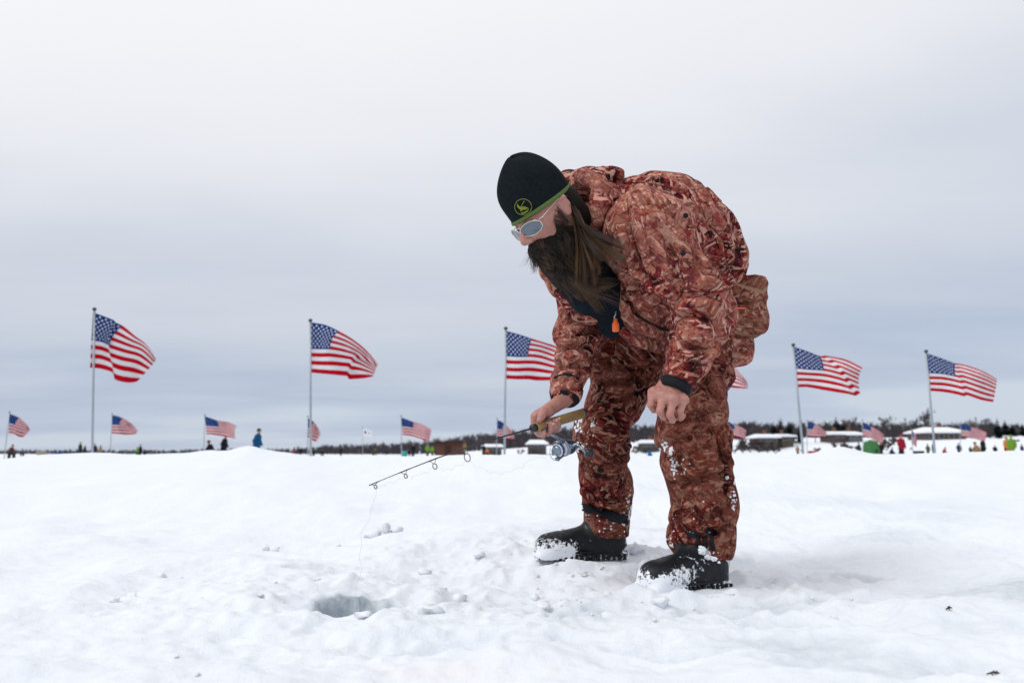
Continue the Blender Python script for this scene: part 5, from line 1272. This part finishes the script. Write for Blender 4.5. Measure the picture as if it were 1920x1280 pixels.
def woods():
    """leafless wood on the far hill, one mass: every tree a trunk with a fan of thin upward limbs"""
    rg = np.random.default_rng(31); V = []; F = []; n = 0
    us = np.array([-300, 0, 300, 500, 560, 620, 700, 760, 820, 880, 950, 1060, 1240, 1400, 1500, 1700, 1950, 2300]); vs = np.array([841, 841, 840, 838, 835, 832, 828, 825, 818, 810, 801, 795, 789, 787, 786, 788, 790, 790])
    N = 4600; q = rg.random(N); U_ = np.where(q < .28, rg.uniform(-250, 620, N), np.where(q < .66, rg.uniform(600, 1420, N), rg.uniform(1380, 2250, N)))
    Y0_ = np.interp(U_, [-300, 500, 700, 900, 1200, 2250], [1150, 900, 520, 350, 290, 225]); Y_ = Y0_ * (1 + .22 * rg.random(N)); X_ = (U_ - 960) / FPX * Y_; Z_ = ground_h(X_, Y_, False)
    for u, x, Y, Y0, z in zip(U_, X_, Y_, Y0_, Z_):
        top = HC + (850 - np.interp(u, us, vs)) / FPX * Y
        if top - z < 3: z = top - rg.uniform(3, 6)
        k = (Y / Y0 - 1) / .22; hh = (top - z) * (.55 + .45 * k) * rg.uniform(.78, 1.08); w = .0011 * Y * .5
        fir = rg.random() < (.16 if u > 600 else .6)
        b0 = np.array((x, Y, z - .3))
        for j in range(17):
            t = rg.uniform(.12, .8); a = rg.uniform(0, 6.28); ln = hh * (rg.uniform(.18, .42) if not fir else .26 * (1 - t) + .03); p = b0 + (0, 0, hh * t)
            up = rg.uniform(.45, 1.3) if not fir else -.25
            e = p + np.array((math.cos(a), math.sin(a) * .5, up)) * ln * (.8 if not fir else 1.1)
            if e[2] > z + hh: e[2] = z + hh
            ww = w * (1.0 if not fir else 2.2); V += [p - (ww, 0, 0), p + (ww, 0, .02), e]; F.append((n, n + 1, n + 2)); n += 3
        V += [b0 - (w * 1.2, 0, 0), b0 + (w * 1.2, 0, 0), b0 + (0, 0, hh * .95)]; F.append((n, n + 1, n + 2)); n += 3
    o = mesh_obj('far_woods', np.array(V), np.array(F), plain('far_wood', (.066, .059, .066), .95, 0, .45, .08), None, False); o['kind'] = 'stuff'
    o['label'] = 'leafless wooded hill along the far shore'; o['category'] = 'woods'
woods()
def house(u0, u1, v_eave, v_ridge, v_base, Y, label, wallc, n_win=3, hip=.25):
    x0, x1 = (u0 - 960) / FPX * Y, (u1 - 960) / FPX * Y; ze, zr, zb = (HC + (850 - v) / FPX * Y for v in (v_eave, v_ridge, v_base)); dp = 9.0; cx = (x0 + x1) / 2
    r = empty('lake_house', (cx, Y, zb)); tag(r, label, 'house', 'snow-roofed houses on the far shore')
    WM = plain('house_wall_%d' % int(u0), wallc, .85, 0, .2, .6); GLS = plain('window_glass', (.02, .025, .03), .15); TRIM = plain('window_trim', (.30, .30, .30), .7)
    mb = MB(); mb.box((cx, Y + dp / 2, (ze + zb) / 2 - 1), ((x1 - x0) / 2, dp / 2, (ze - zb) / 2 + 1)); adopt(mb.build('wall', WM, None, False), r)
    ov = .7; hp = (x1 - x0) * hip; a, b = x0 - ov, x1 + ov; y0, y1 = Y - ov, Y + dp + ov; th = .35
    v = [(a, y0, ze), (b, y0, ze), (b, y1, ze), (a, y1, ze), (a, y0, ze + th), (b, y0, ze + th), (b, y1, ze + th), (a, y1, ze + th), (a + hp, Y + dp / 2, zr), (b - hp, Y + dp / 2, zr)]
    f = [(0, 1, 5, 4), (1, 2, 6, 5), (2, 3, 7, 6), (3, 0, 4, 7), (3, 2, 1, 0), (4, 5, 9, 8), (5, 6, 9), (6, 7, 8, 9), (7, 4, 8)]
    ro = adopt(mesh_obj('roof', v, f, CLUMP, None, False), r)
    mb = MB(); ch = cx + (x1 - x0) * .12; mb.box((ch, Y + dp * .55, zr + .2), (.35, .35, .8)); co = mb.build('chimney', plain('brick', (.16, .08, .06), .9), None, False); adopt(co, r)
    for i in range(n_win):
        wx = x0 + (x1 - x0) * (i + .5) / n_win; wz = ze - (ze - zb) * .42; hw, hh = (x1 - x0) / n_win * .22, (ze - zb) * .22
        mb = MB(); mb.box((wx, Y - .03, wz), (hw + .12, .05, hh + .12)); w_ = adopt(mb.build('window', TRIM, None, False), r)
        mb = MB(); mb.box((wx, Y - .09, wz), (hw, .03, hh)); p_ = mb.build('pane', GLS, None, False); p_.parent = w_; p_.matrix_parent_inverse = Matrix.Identity(4)
house(1732, 1806, 812, 800, 826, 190, 'long brown lake house with snowy hip roof behind the rightmost big flagpole', (.11, .085, .078), 4)
house(1560, 1585, 815, 808, 822, 196, 'small house with flat snowy roof below the pointed spruce', (.09, .07, .07), 2, .1)
house(1589, 1613, 816, 808, 824, 195, 'small grey house with snowy roof left of the flag by the shelter', (.14, .14, .15), 2, .15)
house(1422, 1455, 821, 813, 830, 194, 'snow-roofed house below the broad evergreen', (.09, .075, .07), 3, .2); house(1462, 1484, 819, 813, 828, 197, 'smaller snow-roofed house right of its neighbour below the evergreens', (.10, .08, .07), 2, .2)
house(1204, 1234, 831, 824, 840, 220, 'snow-roofed house seen between the two trouser legs', (.07, .065, .065), 3, .2)
house(990, 1024, 833, 824, 840, 240, 'snow-roofed house seen behind the fishing reel', (.08, .07, .07), 3, .25); house(908, 940, 838, 832, 845, 235, 'low snow-roofed house behind the third big flagpole', (.08, .07, .07), 3, .15)
house(1886, 1925, 826, 815, 836, 200, 'dark house with steep roof at the right edge of the photo', (.05, .055, .065), 3, .15)
def shrubs():
    rg = np.random.default_rng(77)
    T, C = bare_tree_geo(91, 3.0, True); me = C.build('shrub', TWIG, None, False); data = me.data; bpy.data.objects.remove(me)
    spots = [(1372, 838, 14), (1388, 840, 16), (1404, 838, 20), (1420, 839, 18), (1436, 838, 18), (1450, 840, 14), (1566, 832, 16), (1580, 836, 12), (1596, 834, 12), (1640, 836, 18), (1655, 836, 20), (1526, 836, 10), (1000, 846, 8), (1010, 845, 8), (975, 846, 8), (1190, 842, 12), (1208, 845, 10), (1895, 838, 12)]
    near = ('left end of the thicket by the near trouser leg', 'second of the thicket by the near trouser leg', 'third of the thicket by the near trouser leg', 'middle of the shore thicket right of the near leg', 'fifth in the shore thicket right of the near leg', 'right end of the shore thicket below the houses', 'below the pointed spruce', 'between the two small snowy roofs', 'below the small grey house', 'right of the green shelter', 'left of the red jacket',
            'right of the leaning flagpole', 'right of the fishing reel, lower of two', 'right of the fishing reel, upper of two', 'left of the fishing reel', 'between the legs, left one', 'between the legs, right one', 'beside the bright vest person')
    for (u, v, h), nm in zip(spots, near):
        Y = 165; x = (u - 960) / FPX * Y; z = HC + (850 - v - 4) / FPX * Y; s = h * Y / FPX / 3.0 * 1.9
        o = bpy.data.objects.new('bare_shrub', data); COL.objects.link(o); o.location = (x, Y, min(z, far_z(x, Y)) - .15); o.scale = (s * 1.5, s * 1.5, s); o.rotation_euler = (0, 0, rg.uniform(0, 6.28)); tag(o, 'dark leafless shrub ' + nm, 'shrub', 'shrubs along the shore')
shrubs()

# ------------------------------------------------------------------ people and gear far out on the ice
def far_person_geo(pose):
    """one body in the pose, its coat and its hat"""
    if pose == 'stand':
        legs = [cap((-.09, 0, .08), (-.10, 0, .48), .075, .095, .03), cap((-.10, 0, .48), (-.08, 0, .88), .10, .12, .05), cap((.10, .05, .08), (.10, .02, .48), .075, .095, .03), cap((.10, .02, .48), (.08, 0, .88), .10, .12, .05), cap((-.09, -.10, .05), (-.09, .03, .05), .05, .05, .03), cap((.10, -.05, .05), (.10, .08, .05), .05, .05, .03)]
        coat = [cap((0, 0, .78), (0, 0, 1.30), .185, .19, .08), cap((-.19, 0, 1.38), (-.27, -.04, 1.08), .085, .075, .04), cap((-.27, -.04, 1.08), (-.20, -.16, .90), .072, .06, .03), cap((.19, 0, 1.38), (.27, -.02, 1.08), .085, .075, .04), cap((.27, -.02, 1.08), (.23, -.12, .86), .072, .06, .03), cap((0, 0, 1.30), (0, 0, 1.44), .16, .08, .05)]
        head = (0, -.02, 1.60)
    elif pose == 'walk':
        legs = [cap((-.08, -.24, .08), (-.09, -.18, .46), .075, .095, .03), cap((-.09, -.18, .46), (-.07, 0, .88), .10, .12, .05), cap((.09, .26, .12), (.09, .10, .48), .075, .095, .03), cap((.09, .10, .48), (.07, 0, .88), .10, .12, .05), cap((-.08, -.33, .05), (-.08, -.20, .05), .05, .05, .03), cap((.09, .20, .06), (.09, .30, .09), .05, .05, .03)]
        coat = [cap((0, .02, .74), (0, -.05, 1.30), .20, .19, .08), cap((-.19, -.05, 1.38), (-.26, .08, 1.10), .085, .075, .04), cap((-.26, .08, 1.10), (-.22, .02, .88), .072, .06, .03), cap((.19, -.05, 1.38), (.26, -.10, 1.10), .085, .075, .04), cap((.26, -.10, 1.10), (.22, -.20, .90), .072, .06, .03), cap((0, -.05, 1.30), (0, -.08, 1.44), .16, .08, .05)]
        head = (0, -.10, 1.60)
    else:   # sitting on a bucket, leaning forward
        legs = [cap((-.12, -.42, .07), (-.12, -.40, .44), .075, .095, .03), cap((-.12, -.40, .46), (-.10, 0, .46), .11, .13, .05), cap((.12, -.42, .07), (.12, -.40, .44), .075, .095, .03), cap((.12, -.40, .46), (.10, 0, .46), .11, .13, .05), cap((-.12, -.52, .05), (-.12, -.40, .05), .05, .05, .03), cap((.12, -.52, .05), (.12, -.40, .05), .05, .05, .03), cap((0, .05, .05), (0, .05, .36), .15, .15, .02)]
        coat = [cap((0, .02, .50), (0, -.12, .88), .20, .20, .08), cap((-.20, -.14, .96), (-.28, -.26, .70), .085, .075, .04), cap((-.28, -.26, .70), (-.16, -.42, .62), .072, .06, .03), cap((.20, -.14, .96), (.28, -.26, .70), .085, .075, .04), cap((.28, -.26, .70), (.16, -.42, .62), .072, .06, .03), cap((0, -.12, .88), (0, -.18, 1.02), .16, .08, .05)]
        head = (0, -.24, 1.17)
    hx, hy, hz = head
    body = legs + [ell((hx, hy, hz), (.085, .10, .12), None, .02), cap((hx, hy + .02, hz - .12), (hx, hy + .05, hz - .22), .06, .07, .03), ell((hx, hy - .10, hz - .01), (.02, .03, .025), None, .02)] + [ell(c[2], .055, None, .02) for c in coat if c[0] == 'cap' and c[4] == .06]
    body.append(cap((hx, hy + .05, hz - .2), tuple((coat[0][1] + coat[0][2]) / 2), .06, .12, .05)); body.append(cap(tuple((coat[0][1] + coat[0][2]) / 2), tuple(coat[0][1]), .12, .14, .05))
    hat = [ell((hx, hy + .01, hz + .06), (.108, .122, .105), None, .02), plane((hx, hy, hz + .02), (0, -.25, -1), .01)]
    out = []
    for g in (body, coat, hat):
        V, Q = sdf_mesh(g, .026, 1); me = mesh_obj('tmp', V, Q); d = me.data; bpy.data.objects.remove(me); out.append(d)
    return out, hz + .17
FAR = {p: far_person_geo(p) for p in ('stand', 'walk', 'sit')}
def pmat(c): return plain('cloth_%d_%d_%d' % tuple(int(x * 999) for x in c), c, .9, 0, .25, 6)
FACE = plain('far_skin', (.45, .25, .2), .6, 0, .1)
def far_person(u, vtop, pose, coat, hat, trouser, label, turn=0.0, lim=None):
    (bm_, cm_, hm_), ht = FAR[pose]; g = -.06
    Y = (ht + g - HC) * FPX / (850 - vtop)
    if lim: Y = min(Y, lim)
    x = (u - 960) / FPX * Y
    b = bpy.data.objects.new('person', bm_.copy()); COL.objects.link(b); b.data.materials.append(pmat(trouser)); b.data.materials.append(FACE)
    co_ = np.empty(len(b.data.vertices) * 3, np.float32); b.data.vertices.foreach_get('co', co_); zc = co_.reshape(-1, 3)[:, 2]
    mi = np.array([1 if zc[p.vertices[0]] > ht - .42 else 0 for p in b.data.polygons], np.int32); b.data.polygons.foreach_set('material_index', mi)
    b.location = (x, Y, g); b.rotation_euler = (0, 0, turn); tag(b, label, 'person', 'people out on the ice')
    for nm, me, c in (('coat', cm_, coat), ('hat', hm_, hat)):
        o = bpy.data.objects.new(nm, me.copy()); COL.objects.link(o); o.data.materials.append(pmat(c)); o.parent = b
    return b
BK, DK, GRN, LIME, PINK, TAN, NVY, RED, BRN, YEL, TEAL, PUR, ORG2, BLU, OLV = (.012, .013, .017), (.02, .022, .028), (.02, .04, .028), (.14, .28, .03), (.60, .07, .09), (.26, .17, .075), (.012, .03, .085), (.30, .010, .028), (.085, .035, .024), (.65, .42, .03), (.02, .28, .26), (.055, .015, .04), (.62, .16, .04), (.008, .075, .17), (.07, .075, .035)
R90 = math.pi / 2
for a in [
 (27, 833, 'sit', BRN, BRN, DK, 'person in a brown hooded coat at the far left edge', R90), (52, 841, 'sit', OLV, DK, DK, 'hunched person in olive right of the brown coat at far left', -R90), (157, 828, 'stand', GRN, LIME, DK, 'person in dark green coat with lime hat left of the leftmost big pole', R90), (166, 834, 'stand', DK, PINK, DK, 'person with a pink hat close to the leftmost big pole', -R90),
 (184, 831, 'stand', PUR, BK, BK, 'person in dark plum coat just right of the leftmost big pole', .4), (195, 834, 'stand', TAN, DK, DK, 'person in tan coat, rightmost of the group at the leftmost pole', -.5), (202, 842, 'sit', DK, DK, DK, 'low sitting dark figure beside the tan coat', 0), (264, 837, 'stand', LIME, BK, BK, 'person showing a lime hood beside a taller person in black', .3), (269, 833, 'stand', BK, BK, BK, 'tall person in black next to the lime hood', 2.6), (277, 842, 'sit', DK, BRN, DK, 'low sitting figure right of the tall person in black', 1),
 (289, 846, 'sit', LIME, LIME, DK, 'tiny sitting figure in lime right of the group in black', 0),
 (402, 825, 'sit', BK, BK, DK, 'crouched person in black under the third small flag', -R90), (424, 814, 'walk', BK, YEL, BK, 'walking person in long black coat with yellow hat', R90), (485, 803, 'walk', BLU, BK, NVY, 'walking person in blue parka and black hat, nearest of the far people', R90),
 (553, 843, 'stand', PINK, PINK, DK, 'small figure in pink left of the second big pole', 0), (567, 838, 'stand', BK, BK, BK, 'dark figure just left of the second big pole', .6), (592, 842, 'sit', DK, DK, DK, 'dark sitting figure right of the second big pole', 0), (606, 842, 'sit', BK, BK, DK, 'broad dark sitting figure between second big pole and red trousers', 1.2), (632, 844, 'stand', DK, BRN, RED, 'figure with red trousers beside a person in black', .2), (642, 838, 'stand', BK, BK, BK, 'person in black right of the red trousers', -.3),
 (677, 847, 'sit', LIME, LIME, DK, 'small low figure in bright lime below the white flag', 0), (703, 840, 'sit', OLV, DK, BRN, 'hunched figure in dark olive right of the lime one', R90), (726, 842, 'stand', PUR, PUR, DK, 'small plum coloured figure left of the fifth small flag', 0), (776, 831, 'stand', BK, BK, DK, 'bulky person in black right of the fifth small flag', .4), (769, 841, 'sit', BK, DK, DK, 'sitting person in black left of the bulky one', -R90), (791, 846, 'sit', BK, BK, DK, 'low dark figure left of the lime jackets', 0),
 (803, 832, 'stand', LIME, LIME, DK, 'person in bright lime jacket left of the brown hut', .2), (812, 835, 'stand', LIME, BK, BK, 'person in lime and black at the corner of the brown hut', -.4), (870, 826, 'stand', TAN, RED, BRN, 'person with red hat and tan coat behind the rod', .2), (907, 832, 'stand', BK, BK, BK, 'tall person in black left of the third big pole', .5), (913, 839, 'sit', ORG2, DK, DK, 'sitting person in orange left of the third big pole', 0),
 (1199, 842, 'stand', BK, BK, BK, 'dark figure seen between the trouser legs', .4), (1384, 842, 'stand', OLV, LIME, DK, 'person with pale lime hat beside the near trouser leg', .2), (1378, 843, 'stand', BRN, DK, DK, 'brown figure closest to the near trouser leg', 1), (1396, 845, 'sit', (.6, .6, .62), (.7, .7, .7), DK, 'low figure in white right of the near leg', 0), (1424, 843, 'sit', BLU, NVY, DK, 'sitting person in blue right of the near leg', R90), (1418, 846, 'sit', RED, DK, DK, 'low figure in dark red beside the blue one', -R90), (1470, 840, 'stand', BK, PUR, BK, 'lone dark figure left of the leaning pole', .3), (1491, 835, 'stand', TAN, BK, DK, 'person in tan coat just left of the leaning pole', -.7), (1499, 839, 'stand', DK, BK, BK, 'dark person touching the leaning pole', .5),
 (1605, 829, 'stand', GRN, GRN, BK, 'person in dark green left of the green shelter', .5), (1616, 833, 'stand', BRN, BRN, DK, 'brown figure between dark green coat and green shelter', 0), (1646, 829, 'stand', BK, GRN, BK, 'dark person right of the green shelter', -.3), (1684, 814, 'stand', RED, RED, BK, 'person in bulky red hooded jacket, most visible on the right', .3), (1733, 832, 'stand', OLV, BRN, BK, 'person in olive left of the rightmost big pole', .2), (1744, 828, 'stand', BLU, PINK, DK, 'person in blue with pink hat touching the rightmost big pole', .8), (1791, 830, 'stand', NVY, DK, DK, 'slim lone figure in navy below the last small flag', 0),
 (1836, 820, 'stand', BK, BK, BK, 'person in black under the last small flag', .7), (1827, 828, 'sit', TAN, BRN, DK, 'person in tan bending beside the one in black', -R90), (1880, 818, 'stand', ORG2, LIME, BK, 'person in orange vest with lime hat near the right edge', .3), (1889, 815, 'stand', LIME, LIME, TAN, 'person in bright lime jacket, farthest right', -.4),
 (1404, 844, 'stand', BK, BK, BK, 'dark figure between white and blue figures right of the near leg', .3), (1440, 844, 'sit', DK, BRN, DK, 'low dark figure just right of the blue one', 1.0), (1452, 845, 'stand', BLU, DK, DK, 'small blue figure midway between near leg and leaning pole', -.4), (1570, 842, 'sit', DK, RED, DK, 'low figure with a red hat right of the snow mound', .6), (1590, 838, 'stand', BRN, BK, DK, 'brown coated figure left of the dark green coat', .2),
 (1664, 838, 'sit', NVY, BK, BK, 'low navy figure left of the red hooded jacket', .8), (1702, 838, 'stand', BK, DK, BK, 'dark figure just right of the red hooded jacket', .1), (1762, 838, 'sit', RED, BK, DK, 'low dark red figure right of the rightmost big pole', 1.1), (1812, 836, 'stand', DK, LIME, DK, 'dark figure with lime hat left of the tan bending one', .2), (1858, 834, 'stand', BK, PINK, BK, 'dark figure with pink hat between the one in black and the orange vest', -.3), (1908, 832, 'stand', NVY, NVY, BK, 'navy figure at the very right edge', .4)]:
    far_person(*a)
def gear(name, label, cat, u, v, Y, build):
    x = (u - 960) / FPX * Y; r = empty(name, (x, Y, -.06)); tag(r, label, cat); build(r, x, Y); return r
def hut(r, x, Y):
    w = 24 * Y / FPX; h = HC + (850 - 828) / FPX * Y + .06; BR = plain('hut_brown', (.105, .050, .038), .8, 0, .2, 2); DB = plain('hut_dark', (.05, .025, .02), .8)
    n = 9
    for i in range(n):
        mb = MB(); mb.box((x - w + (i + .5) * 2 * w / n, Y, -.06 + h * .46), (w / n * .96, .8, h * .46)); adopt(mb.build('plank', BR, None, False), r)
    mb = MB(); mb.box((x, Y, h * .95 - .06), (w * 1.06, .95, h * .05)); adopt(mb.build('roof', DB, None, False), r)
    mb = MB(); mb.box((x - w * .1, Y - .82, h * .40 - .06), (w * .22, .03, h * .36)); d = adopt(mb.build('door', DB, None, False), r)
gear('ice_hut', 'brown plank ice hut right of the lime jackets', 'hut', 845, 0, 62, hut)
def crate(r, x, Y):
    BR = plain('hut_brown', (.105, .050, .038), .8); w = 7 * Y / FPX; h = HC + (850 - 829) / FPX * Y + .06
    mb = MB(); mb.box((x, Y, h * .47 - .06), (w, .5, h * .47)); adopt(mb.build('wall', BR, None, False), r); mb = MB(); mb.box((x, Y, h * .97 - .06), (w * 1.1, .58, h * .03)); adopt(mb.build('roof', plain('hut_dark', (.05, .025, .02), .8), None, False), r)
gear('toilet_cabin', 'narrow brown cabin at the left corner of the brown hut', 'cabin', 824, 0, 64, crate)
def shelter(r, x, Y):
    w = 10 * Y / FPX; h = HC + (850 - 830) / FPX * Y + .06; G = plain('shelter_green', (.05, .16, .055), .8, 0, .15, 3); D = plain('shelter_dark', (.03, .06, .03), .8)
    mb = MB(); mb.add([(x - w, Y - .8, -.06), (x + w, Y - .8, -.06), (x + w, Y + .8, -.06), (x - w, Y + .8, -.06), (x - w * .75, Y - .55, h), (x + w * .75, Y - .55, h), (x + w * .75, Y + .55, h), (x - w * .75, Y + .55, h), (x, Y - .75, h * .55), (x, Y, h * 1.12)],
                      [(0, 1, 8), (1, 5, 8), (5, 4, 8), (4, 0, 8), (1, 2, 6, 5), (2, 3, 7, 6), (3, 0, 4, 7), (4, 5, 9), (5, 6, 9), (6, 7, 9), (7, 4, 9)]); adopt(mb.build('tent_cloth', G, None, False), r)
    mb = MB(); mb.box((x + w * .1, Y - .80, h * .25), (w * .2, .03, h * .3)); adopt(mb.build('door', D, None, False), r)
gear('pop_up_shelter', 'bright green pop-up ice shelter below the small flag on the right', 'shelter', 1628, 0, 62, shelter)
def tent(c):
    def f(r, x, Y):
        w = 6 * Y / FPX; h = 7.5 * Y / FPX + HC; mb = MB(); mb.add([(x - w, Y - .6, -.06), (x + w, Y - .6, -.06), (x + w, Y + .6, -.06), (x - w, Y + .6, -.06), (x - w * .3, Y, h)], [(0, 1, 4), (1, 2, 4), (2, 3, 4), (3, 0, 4)]); adopt(mb.build('tent_cloth', plain('tent_%d' % int(c[2] * 99), c, .8), None, False), r)
        mb = MB(); mb.add([(x - w * .3, Y - .60, -.05), (x + w * .25, Y - .60, -.05), (x - w * .15, Y - .35, h * .42)], [(0, 1, 2)]); o = adopt(mb.build('door', plain('tent_door', (.01, .02, .05), .8), None, False), r)
    return f
gear('small_tent', 'small blue tent seen between the trouser legs', 'tent', 1217, 0, 70, tent((.01, .09, .30))); gear('small_tent', 'small blue tent left of the leftmost big pole', 'tent', 121, 0, 110, tent((.012, .05, .22)))
def bucket(r, x, Y):
    mb = MB(); h = HC + 5 * Y / FPX; mb.lathe((x, Y, -.06), (0, 0, 1), [(0, .16), (h * .5, .19), (h + .06, .21)], 14); adopt(mb.build('pail', plain('bucket_teal', TEAL, .5), None), r)
    mb = MB(); mb.tube([(x - .2, Y, h), (x, Y, h + .14), (x + .2, Y, h)], .012, 5); adopt(mb.build('handle', BALL, None), r)
gear('bucket', 'teal bucket left of the bulky person in black', 'bucket', 760, 0, 55, bucket)
def sled(c):
    def f(r, x, Y):
        h = HC + 5 * Y / FPX; w = 7 * Y / FPX; mb = MB(); mb.add([(x - w, Y - .3, h), (x + w, Y - .3, h), (x + w, Y + .3, h), (x - w, Y + .3, h), (x - w * .7, Y - .25, -.06), (x + w * .7, Y - .25, -.06), (x + w * .7, Y + .25, -.06), (x - w * .7, Y + .25, -.06)], [(0, 1, 5, 4), (1, 2, 6, 5), (2, 3, 7, 6), (3, 0, 4, 7), (4, 5, 6, 7)]); adopt(mb.build('tub', plain('sled_%d' % int(c[0] * 99), c, .6), None, False), r)
        mb = MB(); mb.tube([(x - w, Y, h), (x - w * 1.25, Y, h * .6), (x - w * 1.5, Y, 0)], .015, 5); adopt(mb.build('tow_rope', BALL, None), r)
    return f
gear('sled', 'crimson plastic sled right of the leaning flagpole', 'sled', 1520, 0, 48, sled((.42, .012, .05))); gear('sled', 'dark sled at the foot of the furled flag', 'sled', 1716, 0, 60, sled((.03, .04, .045))); gear('sled', 'pale tan sled with gear at the far left', 'sled', 86, 0, 70, sled((.30, .26, .20)))

def litter(u, v, ln, rot, label):
    c = P(u, v, 1); c = CAM0 + (c - CAM0) * (HC / (HC - c[2])); z = gz(c[0], c[1]); d = np.array((math.cos(rot), math.sin(rot), .1)) * ln
    r = empty('twig', (c[0], c[1], z)); tag(r, label, 'twig'); c = np.array((c[0], c[1], z + .004)); TW = plain('dead_twig', (.05, .035, .028), .9)
    mb = MB(); mb.tube([c - d, c + (.001, .001, .003), c + d], [.0012, .0022, .001], 5); adopt(mb.build('stem', TW), r)
    for s in (-.3, .2, .6):
        mb = MB(); q = c + d * s; e = np.array((-d[1], d[0], .004)) * (.7 if s > 0 else -.6); mb.tube([q, q + e * .6 + (0, 0, .002), q + e], [.0012, .0014, .0006], 4); adopt(mb.build('side_shoot', TW), r)
litter(1782, 1177, .009, .3, 'tiny dark twig lying on the snow at right, farther of two'); litter(1862, 1249, .012, -.2, 'tiny dark twig lying on the snow in the lower right corner')
